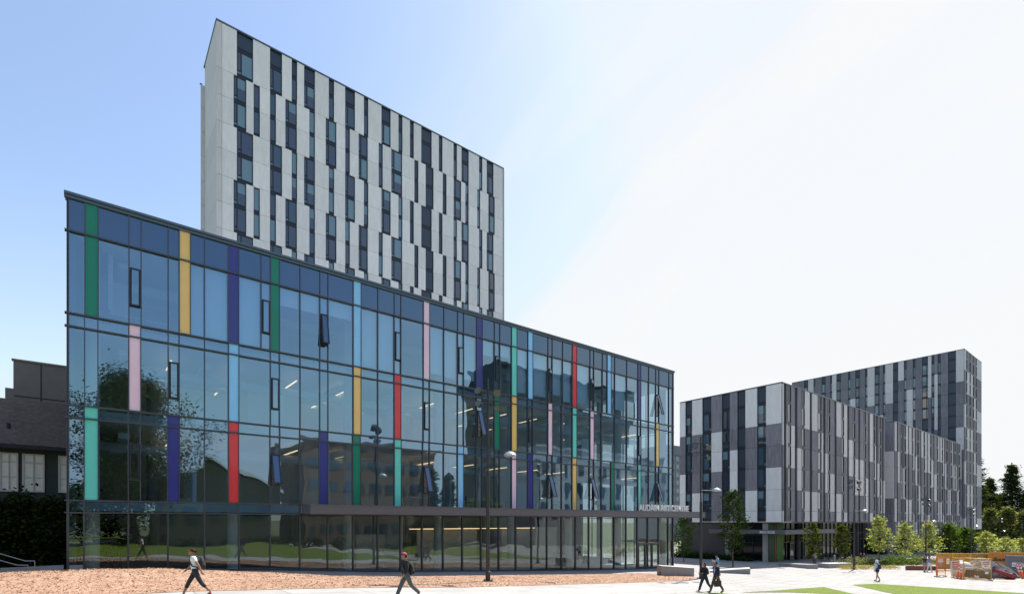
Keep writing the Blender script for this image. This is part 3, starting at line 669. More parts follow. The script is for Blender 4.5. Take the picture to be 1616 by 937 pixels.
block_core(blk, b0, b1, MV, MV+14, -2.9, 18.6)
m = MB(); m.box(b0+2, b1, MV+2.5, MV+2.7, -7.5, -2.9); m.box(b0+2,b0+2.2,MV+2.7,MV+14,-7.5,-2.9); part('lobby_glazing', m, M_dgl, blk)
for k in range(6):
    m = MB(); m.box(b0+.8+k*9, b0+1.5+k*9, MV+.6, MV+1.3, -7.6, -2.9); part('column', m, M_conc, blk)
# --- far checkered tower
f0 = onv(1521, MV); f1 = onv(1548, MV); FT = 42.3; fh = 2.8
far = thing('residence_tower', 'tall checkered grey residence tower at the far end of the row', 'tower', (f0, MV, h(f0)))
fz = [FT, FT-5.0]
while fz[-1]-fh > -3.6: fz.append(fz[-1]-fh)
rows3 = [(fz[i+1], fz[i], i, 0) for i in range(len(fz)-1)]
zf = lambda *l: [(1240+a/4.259, 1240+b/4.259, k) for a, b, k in l]
FL = zf((1092,1145,'o'),(1022,1043,'n'),(980,1000,'n'),(917,957,'w'),(855,873,'n'),(795,813,'n'),(722,757,'o'),(655,670,'n'),(598,632,'w'),(535,550,'n'),(470,500,'w'),(420,435,'n'),(342,373,'w'),(300,313,'n'),(243,270,'w'),(188,200,'n'),(125,152,'w'))
fv1 = onu(1250, f0)
SFL = strips_from_px(FL, f0, MV, fv1, onu)
paleset = {0:0,6:0,12:0,18:0,24:0,30:0}
def fl(r, j, a, b):
    k = j//2
    pat = {0:'LLDDDDLLDDDDDDLL',1:'DDDDDDDDDDDDDDDDDD',2:'DLLLLLDDDDDDDDDD',3:'LLLDDDDDDLLLDD',4:'DDDDDDDDDDDDD',5:'DDLLLLLLDDDD',6:'LDDDDDDDDD',7:'LLDDDDDDDD',8:'DDDDLLLLDD',9:'LLLDDDDDDD',10:'DDDDDDDDDDD',11:'DDLLLDDDD',12:'DDDDDDDDD',13:'LLDDDDDD',14:'DDDDDDDD',15:'DDDDDDD',16:'LLDDDDD',17:'DDDDDDD'}
    if k == 3: return 2 if r < 3 else 1
    if k == 7: return 2 if r < 3 else 1
    p = pat[k % 18]; return 2 if p[r % len(p)] == 'L' else 1
fn, w3 = facade(far, 'v', f0, [SFL], rows3, fl, None); mount(far, 'v', f0, split(w3), tb, key=lambda w_: -w_[2], cap=60, sill=.4)
SFR = [(f0+.16,f0+1.6,'p'),(f0+1.6,f0+2.5,'n'),(f0+2.5,f0+5,'p'),(f0+5,f0+6,'n'),(f0+6,f0+8.4,'p'),(f0+8.4,f0+9.4,'n'),(f0+9.4,f0+11.5,'p'),(f0+11.5,f0+12.4,'n'),(f0+12.4,f1,'p')]
fn, w4 = facade(far, 'u', MV, [SFR], rows3, chk(77), None); mount(far, 'u', MV, split(w4), mbr, setback=.13, key=lambda w_: -w_[2], cap=36, sill=.4)
block_core(far, f0, f1, MV, fv1, fz[-1], FT)
m = MB(); m.box(f0+2, f1-.3, MV+2.5, fv1-.3, -7.8, fz[-1]+.01); part('lobby_glazing', m, M_dgl, far)
# --- distant slab seen in the gap
du, dv = P(1057, 190); m = MB()
dist = thing('apartment_tower', 'distant pale blue grey apartment tower in the gap beside the glass building', 'tower', (du, dv, -7))
Dm = mat('hazy grey wall', (.22,.24,.30), .8); m.box(du, du+14, dv, dv+16, -7, 27.5); m.box(du-.4, du+14.4, dv-.4, dv+16.4, 24.0, 24.3); part('wall', m, Dm, dist)  # one even blue grey over the whole wall
for r_ in range(11):
    for c_ in range(5):
        m = MB(); m.box(du+1+c_*2.7, du+2.7+c_*2.7, dv-.08, dv+.05, 22-r_*2.9, 23.7-r_*2.9); part('window', m, M_wblind, dist)
# ------------------------------------------------------------------ old house at the left edge
OV = 46.0; hx0, hx1 = -40, 1.5
old = thing('old_hall', 'low dark green hall with a shingle roof and white sash windows', 'building', (hx1, OV, h(0)))
M_green = mat('dark green boards', (.030,.040,.030), .8, var=.15, scale=5)
M_shing = mat_paving('weathered shingles', (.15,.10,.07), .22, .16, .012, .5, var=.25)
M_hallc = mat('grey stucco', (.19,.175,.16), .9, var=.12, scale=1.2)
Ye = OV/(UY*((808-50)/F)+UX); ez = (HY-703)*Ye/F
m = MB(); m.box(hx0, hx1, OV, OV+11, h(0)-.2, ez-.1); part('wall', m, M_green, old)
rz_ = ez+3.6
m = MB(); o_ = .8
m.add([(hx0-1,OV-o_,ez-.25),(hx1+1,OV-o_,ez-.25),(hx1+1,OV+5.5,rz_),(hx0-1,OV+5.5,rz_),(hx0-1,OV-o_,ez-.05),(hx1+1,OV-o_,ez-.05),(hx1+1,OV+5.5,rz_+.2),(hx0-1,OV+5.5,rz_+.2)], [(0,1,2,3),(4,5,6,7),(0,1,5,4),(1,2,6,5),(2,3,7,6),(3,0,4,7)])
m.add([(hx0-1,OV+11+o_,ez-.25),(hx1+1,OV+11+o_,ez-.25),(hx1+1,OV+5.5,rz_-.01),(hx0-1,OV+5.5,rz_-.01),(hx0-1,OV+11+o_,ez-.05),(hx1+1,OV+11+o_,ez-.05),(hx1+1,OV+5.5,rz_+.19),(hx0-1,OV+5.5,rz_+.19)], [(0,1,2,3),(4,5,6,7),(0,1,5,4),(1,2,6,5),(2,3,7,6),(3,0,4,7)])
part('roof', m, M_shing, old)
m = MB(); m.box(hx0-1, hx1+1, OV-o_-.13, OV-o_-.01, ez-.3, ez-.06); m.tube((onv(7,OV-1),OV+1.2,ez+.9),(onv(7,OV-1),OV+1.2,ez+1.5),.1); part('gutter', m, M_core, old)
M_old = mat('curtained window glass', (.66,.61,.50), .25, var=.12, scale=3)
M_wfr = mat('cream window frame', (.50,.45,.38), .6)
for a, b in ((-75,-42),(-38,-5),(-1,29),(35,70.5),(92,126)):
    u0, u1 = onv(a,OV), onv(b,OV); y0 = (HY-776)*Ye/F; y1 = (HY-716)*Ye/F; ym = (HY-730)*Ye/F; m = MB(); f=.09
    for (x0,x1,c0,c1) in ((u0,u0+f,y0,y1),(u1-f,u1,y0,y1),(u0+f,u1-f,y0,y0+f),(u0+f,u1-f,y1-f,y1),(u0+f,u1-f,ym-.05,ym+.05),((u0+u1)/2-.035,(u0+u1)/2+.035,y0+f,y1-f),(u0+f,u1-f,(y0+ym)/2-.03,(y0+ym)/2+.03)): m.box(x0,x1,OV-.09,OV+.01,c0,c1)
    wn = part('window', m, M_wfr, old); m = MB(); m.box(u0+f,u1-f,OV-.04,OV-.02,y0+f,y1-f); part('pane', m, M_old, wn)
def bb(name, label, u0, u1, v0, v1, z0, z1, m_, win=None):
    r = thing(name, label, 'building', (u0, v0, z0)); m = MB(); m.box(u0,u1,v0,v1,z0,z1); m.box(u0-.1,u1+.1,v0-.1,v0+.25,z1,z1+.15); m.box(u0-.1,u1+.1,v1-.25,v1+.1,z1,z1+.15)
    part('wall', m, m_, r); return r
V3 = OV+12.5; k3 = (60-CX)/F; Y3 = V3/(-UY*k3+UX)
gb = bb('stucco_block', 'blank grey stucco block rising behind the shingle roof', onv(21,V3), onv(21,V3)+14, V3, V3+10, -2.3, (HY-574)*Y3/F, M_hallc)
m = MB(); z9 = (HY-574)*Y3/F; m.box(onv(21,V3)+.02, onv(21,V3)+13, V3-.03, V3-.001, z9*.78, z9*.785); m.box(onv(64,V3), onv(64,V3)+.06, V3-.03, V3-.001, z9*.3, z9); part('joint_trim', m, M_core, gb)
m = MB(); m.box(onv(8,V3), onv(21,V3), V3, V3+6, z9*.3, (HY-617)*Y3/F); part('low_wing', m, M_hallc, gb)
# ------------------------------------------------------------------ vegetation
def leaves(m, n, clumps, spread, size, rd, squash=1, up=0, mi=0):
    for i in range(n):
        c = rd.choice(clumps); s_ = spread*c[3]
        p = Vector((c[0]+rd.gauss(0,s_), c[1]+rd.gauss(0,s_), c[2]+rd.gauss(0,s_*squash)))
        l = size*rd.uniform(.55,1.25); ww = l*rd.uniform(.45,.8)
        q = Matrix.Rotation(rd.random()*6.283,3,'Z')@Matrix.Rotation(rd.gauss(0,.8),3,'X')@Matrix.Rotation(rd.gauss(0,.6)+up,3,'Y')
        m.add([p+q@Vector(a) for a in ((-l,0,0),(0,-ww,0),(l,0,0),(0,ww,0))], [(0,1,2,3)], mi)
def tree(label, px, Y, ytop, ybot, hw, leafm, group=None, n=1500, size=.16, seed=0, name='street_tree', zbase=None, shape='cone', uv=None, zt=None, rad=None, cat='tree', trunk_r=.06, zcrown=None):
    rd = random.Random(seed+11)
    if uv: u, v = uv
    else: u, v = P(px, Y)
    zb = h(u) if zbase is None else zbase
    if zt is None: zt = (HY-ytop)*Y/F; zc = (HY-ybot)*Y/F; rad = hw*Y/F
    else: zc = zcrown
    root = thing(name, label, cat, (u, v, zb), group, local=True, rot=0)
    H = zt-zb; c0 = max(zc-zb, .3); cr = MB(); tk = MB()
    pts = [Vector((0,0,0))]
    for k in range(1,7): pts.append(Vector((rd.gauss(0,.012*H), rd.gauss(0,.012*H), H*.9*k/6)))
    for k in range(6): tk.tube(pts[k], pts[k+1], trunk_r*(1-k/7.5), trunk_r*(1-(k+1)/7.5), 7, cap=False)
    clumps = []
    nb = 26 if shape != 'broad' else 60
    for i in range(nb):
        t = (i+.5)/nb; z = c0+(H-c0)*(t**.9)*.96
        if shape == 'cone': rr = rad*(1.0-t)**.75*min(1,.45+t*3.2)
        elif shape == 'broad': rr = rad*math.sqrt(max(0,1-(2*t-.95)**2))*rd.uniform(.35,1.05)
        else: rr = rad*math.sin(math.pi*(t*.8+.16))**.8*rd.uniform(.6,1.1)
        a = i*2.399+rd.gauss(0,.4); rr *= rd.uniform(.72,1.12)
        z0 = max(c0*.8, z-rr*.55); k = min(5.99, z0/(H*.9)*6); ki = int(k); st = pts[ki].lerp(pts[min(6,ki+1)], k-ki)
        e = Vector((rr*math.cos(a), rr*math.sin(a), z)); tk.tube(st, e, trunk_r*.32*(1.2-t), .008, 5, cap=False)
        mid = st.lerp(e, .6)
        clumps.append((e.x,e.y,e.z,1)); clumps.append((mid.x,mid.y,mid.z,.9))
        if shape == 'broad':
            q_ = st.lerp(e,.35); clumps.append((q_.x,q_.y,q_.z,1.2))
    leaves(cr, n, clumps, rad*(.15 if shape != 'broad' else .13), size, rd, .8)
    part('trunk', tk, M_bark, root, smooth=True); part('crown', cr, leafm, root, recalc=False)
    return root
def conifer(label, px, Y, ytop, hw, leafm, group=None, n=2600, seed=0, zc=.05, size=.5, name='conifer_tree', uv=None, zt=None, rad=None, droop=.35, ragged=1):
    rd = random.Random(seed+3); u, v = uv if uv else P(px, Y); zb = h(u)
    if zt is None: zt = (HY-ytop)*Y/F; rad = hw*Y/F
    H = zt-zb; root = thing(name, label, 'tree', (u,v,zb), group, local=True); tk = MB(); tk.tube((0,0,0),(0,0,H*.97),.018*H,.004*H,8); cr = MB()
    lv = int(20+H*.7)
    for i in range(lv):
        t = zc+(1-zc)*(i/lv); z = H*t; r0 = rad*(1-t)**.85*rd.uniform(.6,1.15)+.12; nb = 9 if t < .8 else 5
        for j in range(nb):
            a = rd.random()*6.283; rr = r0*rd.uniform(.6,1.1*ragged); e = Vector((rr*math.cos(a), rr*math.sin(a), z-rr*droop+rr*.1))
            tk.tube((0,0,z), e, .03, .01, 4, cap=False)
            for k in range(max(2,int(n/lv/nb))):
                s_ = rd.uniform(.12,1.0)**.8; p = Vector((0,0,z)).lerp(e, s_)+Vector((rd.gauss(0,.28),rd.gauss(0,.28),-abs(rd.gauss(0,.3))))*(rad/5)
                l = size*rd.uniform(.5,1.2); ww = l*rd.uniform(.3,.55); q = Matrix.Rotation(a+rd.gauss(0,.5),3,'Z')@Matrix.Rotation(droop+rd.gauss(0,.35),3,'Y')@Matrix.Rotation(rd.gauss(0,.6),3,'X')
                cr.add([p+q@Vector(b) for b in ((-l,0,0),(0,-ww,0),(l,0,0),(0,ww,0))], [(0,1,2,3)])
    for i in range(160):
        z = H*(.8+.2*rd.random()); sp_ = .12+.05*rad*(1-z/H); p = Vector((rd.gauss(0,sp_),rd.gauss(0,sp_),z)); l = size*.6; q = Matrix.Rotation(rd.random()*6.28,3,'Z')@Matrix.Rotation(rd.gauss(.9,.4),3,'Y')
        cr.add([p+q@Vector(b) for b in ((-l,0,0),(0,-l*.4,0),(l,0,0),(0,l*.4,0))], [(0,1,2,3)])
    part('trunk', tk, M_bark, root); part('crown', cr, leafm, root, recalc=False)
    return root
def shrub(label, u, v, rx, ry, hh, leafm, group=None, n=500, size=.1, seed=0, name='shrub', cat='shrub', zoff=0):
    rd = random.Random(seed); m = MB(); zb = h(u)+zoff; root = thing(name, label, cat, (u,v,zb), group, local=True)
    st = MB(); cl = []
    for i in range(30):
        a = rd.random()*6.283; r = math.sqrt(rd.random()); x, y = rx*r*math.cos(a), ry*r*math.sin(a); z = hh*(.35+.5*rd.random())*(1-.45*r*r)
        cl.append((x,y,z,1)); cl.append((x*1.05,y*1.05,z*.35,1)); st.tube((x*.5,y*.5,0),(x,y,z),.02,.008,4,cap=False)
    leaves(m, n, cl, min(rx,ry,hh)*.24, size, rd, .8)
    part('stems', st, M_bark, root); part('foliage', m, leafm, root, recalc=False)
    return root
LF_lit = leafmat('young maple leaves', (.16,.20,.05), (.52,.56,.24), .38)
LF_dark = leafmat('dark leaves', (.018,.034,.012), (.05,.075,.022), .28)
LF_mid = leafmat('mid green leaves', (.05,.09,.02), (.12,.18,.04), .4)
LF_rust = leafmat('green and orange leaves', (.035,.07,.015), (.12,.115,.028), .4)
LF_con = leafmat('conifer needles', (.025,.045,.02), (.10,.13,.05), .35)
LF_tan = leafmat('tan green spring foliage', (.06,.08,.025), (.28,.29,.14), .4)
LF_grass = leafmat('grey green ornamental foliage', (.10,.13,.05), (.26,.28,.15), .3)
LF_hedge = leafmat('black green hedge leaves', (.008,.014,.005), (.03,.045,.012), .2)  # the hedge's deep shade is put into this near black leaf colour
LF_yel = leafmat('yellow blossom', (.20,.20,.04), (.52,.38,.08), .3)
g_ = 'young street trees in front of the residence blocks'
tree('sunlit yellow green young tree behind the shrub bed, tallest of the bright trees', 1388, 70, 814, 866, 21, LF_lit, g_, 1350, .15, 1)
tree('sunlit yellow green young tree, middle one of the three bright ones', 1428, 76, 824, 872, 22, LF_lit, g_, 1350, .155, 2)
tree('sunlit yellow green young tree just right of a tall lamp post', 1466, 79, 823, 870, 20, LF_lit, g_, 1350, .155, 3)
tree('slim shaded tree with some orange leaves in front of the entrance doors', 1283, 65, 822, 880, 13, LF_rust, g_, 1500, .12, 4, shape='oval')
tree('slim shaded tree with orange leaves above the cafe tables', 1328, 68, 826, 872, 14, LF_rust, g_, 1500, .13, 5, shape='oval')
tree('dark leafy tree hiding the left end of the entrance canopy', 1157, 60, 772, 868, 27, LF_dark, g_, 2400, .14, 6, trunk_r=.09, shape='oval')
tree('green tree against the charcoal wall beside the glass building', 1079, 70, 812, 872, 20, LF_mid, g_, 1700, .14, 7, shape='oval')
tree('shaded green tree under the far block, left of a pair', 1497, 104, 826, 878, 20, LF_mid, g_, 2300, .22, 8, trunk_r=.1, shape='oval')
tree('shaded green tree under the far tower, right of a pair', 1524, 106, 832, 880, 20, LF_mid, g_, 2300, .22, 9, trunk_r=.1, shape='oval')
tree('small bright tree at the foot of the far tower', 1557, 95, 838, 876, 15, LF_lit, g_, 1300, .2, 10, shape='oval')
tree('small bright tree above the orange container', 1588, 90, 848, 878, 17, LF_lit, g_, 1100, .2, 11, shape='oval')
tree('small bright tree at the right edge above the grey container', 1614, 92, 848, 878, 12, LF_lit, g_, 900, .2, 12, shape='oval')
gc = 'tall trees beyond the building site'
conifer('dark conifer touching the far tower', 1536, 185, 706, 52, LF_con, gc, 16000, 1, size=.42)
conifer('dark conifer second from the far tower', 1562, 190, 752, 40, LF_con, gc, 13000, 2, size=.42)
conifer('spired conifer standing highest at the right', 1597, 180, 730, 46, LF_con, gc, 17000, 3, size=.38)
conifer('dark conifer cut by the right edge of the view', 1622, 175, 768, 40, LF_con, gc, 8000, 4, size=.42)
conifer('dark broad conifer between the two spires', 1578, 195, 778, 40, LF_con, gc, 8000, 5, size=.42)
tree('tan leaved tree in front of the dark conifers, nearest the tower', 1563, 160, 802, 868, 22, LF_tan, gc, 3600, .36, 21, name='broadleaf_tree', trunk_r=.25, shape='cone')
tree('tan leaved tree in front of the spired conifer', 1590, 155, 800, 866, 22, LF_tan, gc, 3600, .36, 22, name='broadleaf_tree', trunk_r=.25, shape='cone')
tree('tan leaved tree at the right edge of the view', 1616, 150, 806, 868, 22, LF_tan, gc, 3600, .36, 23, name='broadleaf_tree', trunk_r=.25, shape='cone')
for i, (px, Y) in enumerate(((1640,180),(1665,170),(1700,190))): conifer('dark conifer in the row outside the frame at the right', px, Y, 750, 30, LF_con, gc, 3000, 30+i, size=1.0)
# trees and houses behind the viewer, mirrored in the glass
tree('big spreading maple mirrored in the left end of the glass', 0, 0, 0, 0, 0, LF_dark, None, 70000, .15, 31, name='maple_tree', shape='broad', uv=(4.2,-15), zt=18, rad=8.8, zcrown=3.0, trunk_r=.38)
conifer('dark conifer mirrored in the middle of the glass', 0, 0, 0, 0, LF_con, None, 3500, 41, uv=(52,-24), zt=10.5, rad=4, size=.6)
conifer('second dark conifer mirrored in the middle of the glass', 0, 0, 0, 0, LF_con, None, 3500, 42, uv=(57.5,-26), zt=9.5, rad=4.5, size=.6)
tree('round tree mirrored beside the conifers', 0,0,0,0,0, LF_mid, None, 3000, .3, 43, name='maple_tree', shape='broad', uv=(63,-22), zt=4.8, rad=4, zcrown=-2.5, trunk_r=.2)
for i_, (a_, b_, t_) in enumerate(((-3,-38,6),(3,-46,9),(-9,-44,8))): tree('round tree across the lawn mirrored at the left end of the glass, '+['nearest','tallest','farthest left'][i_], 0,0,0,0,0, LF_dark, None, 5000, .28, 50+i_, name='maple_tree', shape='broad', uv=(a_,b_), zt=t_, rad=6.5, zcrown=-1.5, trunk_r=.25)
M_brick = mat('brown brick', (.20,.135,.105), .9, var=.2, scale=3)
M_dkwall = mat('dark slate cladding', (.03,.042,.04), .6, var=.15, scale=.4)
def mirrored(name, label, u0, u1, v0, v1, zt, m_, cols, rowz, ww, wh, frame=M_white):
    r = thing(name, label, 'building', (u0, v1, h(u0))); m = MB(); m.box(u0,u1,v0,v1,h(u1)-.5,zt); m.box(u0-.2,u1+.2,v1-.2,v1+.2,zt,zt+.4); part('wall', m, m_, r)
    for z in rowz:
        for c in range(cols):
            x = u0+(c+.5)*(u1-u0)/cols; m = MB(); m.box(x-ww/2,x+ww/2,v1-.05,v1+.06,z,z+wh); part('window', m, M_wmid, r)
    return r
mirrored('brick_building', 'brown brick building across the lawn, mirrored in the glass', 29, 56, -44, -30, 14.3, M_brick, 9, (9.5,5.5,1.5,-2.2), 1.7, 1.8)
mirrored('slate_tower', 'dark slab tower across the lawn, mirrored at the right of the glass', 87, 146, -66, -50, 43.5, M_dkwall, 8, (39,33,27,21,15,9,3), 3.0, 2.0)
mirrored('concrete_hall', 'pale ribbed concrete hall across the lawn, mirrored in the glass', 80, 130, -40, -26, 17.5, M_concl, 12, (11,6,1), 1.6, 3.4)
gh = thing('gabled_house', 'dark gabled house across the lawn, mirrored in the glass', 'house', (8,-20,h(8)))
m = MB(); m.add([(7,-20,-3.5),(21.5,-20,-3.5),(21.5,-20,4.9),(14.5,-20,8.6),(7,-20,4.9),(7,-34,-3.5),(21.5,-34,-3.5),(21.5,-34,4.9),(14.5,-34,8.6),(7,-34,4.9)], [(0,1,2,3,4),(9,8,7,6,5),(0,1,6,5),(1,2,7,6),(2,3,8,7),(3,4,9,8),(4,0,5,9)]); part('wall', m, mat('grey green boards', (.09,.10,.08), .8, var=.1), gh)
for sx, (xa, za), (xb, zb2) in ((0,(5.6,4.45),(14.5,9.0)),(1,(22.9,4.45),(14.5,9.0))):
    m = MB(); m.add([(xa,-19.2,za),(xb,-19.2,zb2),(xb,-34.5,zb2),(xa,-34.5,za),(xa,-19.2,za+.25),(xb,-19.2,zb2+.25),(xb,-34.5,zb2+.25),(xa,-34.5,za+.25)], [(0,3,2,1),(4,5,6,7),(0,1,5,4),(1,2,6,5),(2,3,7,6),(3,0,4,7)]); part('roof', m, M_core, gh)
    m = MB(); m.add([(xa,-19.18,za-.1),(xb,-19.18,zb2-.1),(xb,-19.18,zb2+.28),(xa,-19.18,za+.28),(xa,-19.1,za-.1),(xb,-19.1,zb2-.1),(xb,-19.1,zb2+.28),(xa,-19.1,za+.28)], [(0,3,2,1),(4,5,6,7),(0,1,5,4),(1,2,6,5),(2,3,7,6),(3,0,4,7)]); part('fascia', m, M_white, gh)
for k in range(5):
    m = MB(); m.box(7.8+k*2.7, 9.4+k*2.7, -20.03, -19.94, .2, 2.4); part('window', m, M_wmid, gh)
for i in range(9): shrub('low dark hedge shrub along the far edge of the lawn', 6+i*5.2, -18.5, 2.6, 1.2, 1.6, LF_dark, 'hedge shrubs across the lawn', 500, .2, 60+i)
# hedge behind the rail, left edge
for i, (px, Y) in enumerate(((-60,33),(-18,34),(18,34.5),(50,35.5),(82,36),(108,38))):
    u, v = P(px, Y); shrub(['dense black green hedge bush under the old hall, outside the left edge','dense black green hedge bush under the old hall at the left edge','dense hedge bush under the left sash window','dense hedge bush under the wide sash window','dense hedge bush just left of the glass corner','dense hedge bush tucked behind the glass corner'][i], onv(px, 36.6), 36.6+.3*(i%2), 2.2, 1.5, 4.4, LF_hedge, 'hedge under the old hall', 9000, .11, 80+i, name='hedge_bush', cat='hedge')
# shrub bed with yellow flowers and low shrubs by the charcoal wall
for i, (px, Y, hh, w_, lf) in enumerate(((1345,69,1.0,1.5,0),(1362,69.5,1.1,1.6,0),(1380,70,1.0,1.5,0),(1398,70,1.35,1.8,1),(1416,70.5,1.3,1.8,1),(1434,71,1.2,1.7,1),(1449,72,1.3,1.6,0),(1464,76,1.0,1.4,0))):
    u, v = P(px, Y); shrub(['grey green low shrub','feathery green shrub'][lf]+' in the planted bed, '+['leftmost','second from the left','third from the left','fourth from the left','fifth from the left','third from the right','second from the right','rightmost'][i], u, v, w_*1.2, w_, hh, [LF_grass, LF_mid][lf], 'shrubs in the planted bed', 900, .11, 100+i)
m = MB(); rdd = random.Random(8); cl = []
for i in range(90):
    t = rdd.random(); a = G(1326+t*90, 898.5-t*.6-rdd.random()*2.2); cl.append((a[0],a[1],a[2]+.22,1))
leaves(m, 3200, cl, .2, .055, rdd, .5); single('yellow_flowers', m, LF_yel, 'yellow flowers edging the shrub bed', 'flowers', G(1370,897), kind='stuff')
for i, px in enumerate((1070,1085,1098,1112,1126,1140,1158,1176)):
    u = mu0-1.2 if px > 1080 else mu0-1.2; v = onu(px, u); shrub('low dark shrub at the foot of the charcoal wall', u-.2, v, 1.0, 1.1, .95 if i < 6 else .6, LF_dark, 'low shrubs along the charcoal wall', 700, .13, 140+i)
# ------------------------------------------------------------------ retaining wall and rails, left edge
m = MB(); ua, ub_ = -22, U(107)-.15
m.prism([(ua,AV-.02),(ub_,AV-.02),(ub_,AV+.25),(ua,AV+.25)], -3.2, lambda x,y: -2.06-(.26 if x < -4 else .0)*min(1,(-x-4)/3 if x < -4 else 0)); m.v and None
single('retaining_wall', m, M_conc, 'low weathered concrete wall running left from the glass corner', 'wall', (ua, AV, -2.6))
def rail(pts, label):
    m = MB(); q = []
    for px, py in pts:
        Y = 25.6+.0*px; k = (px-CX)/F; Yv = (AV-.35)/(-UY*k+UX); q.append((P(px,Yv)[0], P(px,Yv)[1], (HY-py)*Yv/F))
    for a, b in zip(q, q[1:]): m.tube(a, b, .022, .022, 8)
    single('handrail', m, mat('stainless rail', (.45,.40,.36), .3, metal=.8), label, 'handrail', q[-1], 'handrails by the ramp')
rail([(-60,858),(0,873),(40,884.5),(55,884.5),(55,906)], 'thin metal handrail, the higher one, bent down to the mulch')
rail([(-60,868),(0,883.5),(27,891),(44,891),(44,907)], 'thin metal handrail, the lower one, bent down to the mulch')
# ------------------------------------------------------------------ concrete benches
def bench(label, pts, hh, m_=M_conc, z1f=None):
    q = [G(*p) for p in pts]; zt = hh; m = MB(); poly = [(a[0],a[1]) for a in q]
    m.prism(poly, lambda x,y: h(x)-.1, z1f or (lambda x,y: h(x)+zt)); return single('concrete_bench', m, m_, label, 'bench', q[0], 'low concrete benches on the plaza')
def bench2(label, a, b, wd, ha, hb):
    A, B = G(*a), G(*b); d = Vector((B[0]-A[0], B[1]-A[1])); n = Vector((-d.y, d.x)).normalized()*wd
    if n.y < 0: n = -n
    poly = [(A[0],A[1]),(B[0],B[1]),(B[0]+n.x,B[1]+n.y),(A[0]+n.x,A[1]+n.y)]
    L2 = d.length_squared
    def top_(x, y):
        t = max(0,min(1,((x-A[0])*d.x+(y-A[1])*d.y)/L2)); return h(A[0])*(1-t)+h(B[0])*t+ha*(1-t)+hb*t
    m = MB(); m.prism(poly, lambda x,y: h(x)-.1, top_)
    m.prism([(p[0],p[1]) for p in poly], lambda x,y: top_(x,y)-.001, lambda x,y: top_(x,y)+.03, 1)
    single('concrete_bench', m, [M_conc, M_concl], label, 'bench', A, 'low concrete benches on the plaza')
bench2('long dark board formed concrete bench by the glass doors', (1044,907.5), (1095.5,909), 1.1, .78, .68)
bench2('wedge shaped pale concrete bench behind the walking pair', (1120,902.5), (1184,905.5), 1.6, .12, .5)
bench2('low concrete bench in front of the entrance doors', (1244,892), (1291,897), 1.3, .3, .5)
bench2('low concrete bench edging the yellow flowers', (1308.5,896), (1345,894), 1.5, .5, .45)
m = MB(); a, b = G(1432,899), G(1478,899.5); m.prism([(a[0],a[1]),(b[0],b[1]),(b[0],b[1]+.2),(a[0],a[1]+.2)], lambda x,y: h(x)-.1, lambda x,y: h(x)+.5)
single('low_steel_wall', m, mat('rusty steel', (.20,.075,.04), .8, var=.2, scale=2), 'low rusty steel wall at the end of the planted bed', 'wall', a)
# manhole plates on the paving
for i, (px, py) in enumerate(((866,919.3),(1077,919),(1232,896.5))):
    a = G(px,py); m = MB(); m.lathe([(.42,.0),(.42,.012)], (0,0,.012), 20); single('manhole_cover', m, M_steel, 'round iron cover flush in the paving '+['in front of the glass wall','left of the walking woman in black','in the shade near the entrance'][i], 'manhole cover', a, 'manhole covers', local=True)
# ------------------------------------------------------------------ lamp posts
M_silver = mat('silver lamp head', (.62,.64,.66), .25, metal=.5)
M_lens = mat('floodlight lens', (.12,.12,.11), .15)
def lamp_proto():
    r = thing('street_lamp', 'x', 'street lamp', (0,0,0), 'tall plaza lamp posts', local=True, rot=-TH)
    m = MB(); m.lathe([(.15,0),(.15,.6),(.115,.62),(.105,6.5),(.075,6.6),(.06,12.1),(.05,12.1)], n=16); part('pole', m, M_steel, r)
    m = MB(); m.box(-.3,.3,-.3,.3,0,.05)
    for x in (-.22,.22):
        for y in (-.22,.22): m.tube((x,y,.05),(x,y,.14),.03,.03,6)
    part('base_plate', m, M_mull, r)
    for z, sx, tz, big in ((11.45,-1,-.25,1),(11.35,1,.3,1),(10.7,-1,-.1,0),(10.45,1,.25,0)):
        m = MB(); rr = .25 if big else .20; c = Vector((sx*.52, -.12, z-.15)); m.tube((0,0,z+.08),(sx*.45,0,z+.08),.03,.03,6); m.tube((sx*.45,0,z+.08),(sx*.5,-.05,z-.05),.02,.02,5)
        d = Vector((sx*.35,-1,tz*-1.2)).normalized(); q = d.to_track_quat('Z','Y')
        m.lathe([(rr*.55,-.22),(rr*.9,-.12),(rr,.06),(rr*1.08,.16)], c, 14, 0, q)
        fl_ = part('floodlight', m, M_frame, r); m = MB(); m.lathe([(rr*.95,.162),(rr*.9,.175)], c, 14, 0, q); part('lens', m, M_lens, fl_)
    m = MB(); m.tube((.08,0,7.52),(1.0,0,7.52),.03,.025,8); ar = part('lamp_arm', m, M_steel, r)
    m = MB(); m.lathe([(.38,-.02),(.36,.06),(.26,.17),(.10,.24),(.03,.25)], (1.32,0,7.5), 18); m.lathe([(.34,-.05),(.33,-.021)], (1.32,0,7.5), 18); part('lamp_head', m, M_silver, ar, smooth=False)
    for z in (6.35,4.62):
        m = MB(); m.tube((.09,0,z),(.78,0,z),.015,.015,6); m.ell((.8,0,z),.035,.035,.035,6); part('banner_rod', m, M_mull, r)
    return r
lp = lamp_proto()
def put_lamp(first, px, py, ytop, label):
    o = lp if first else copy_tree(lp); u, v, z = G(px, py); p = W(u, v, z); o.location = p; s_ = (py-ytop)*p.y/F/12.1; o.scale = (s_,s_,s_); o.rotation_euler = (0,0,R(-4)); o['label'] = label; o['category'] = 'street lamp'
put_lamp(True, 770, 917, 597, 'tall dark lamp post in the mulch bed before the glass building')
put_lamp(False, 1106, 912.5, 689, 'tall dark lamp post just behind the walking woman in black')
put_lamp(False, 1348, 897.5, 750, 'tall dark lamp post at the yellow flower bed')
put_lamp(False, 1461.3, 890, 781, 'tall dark lamp post before the second residence block')
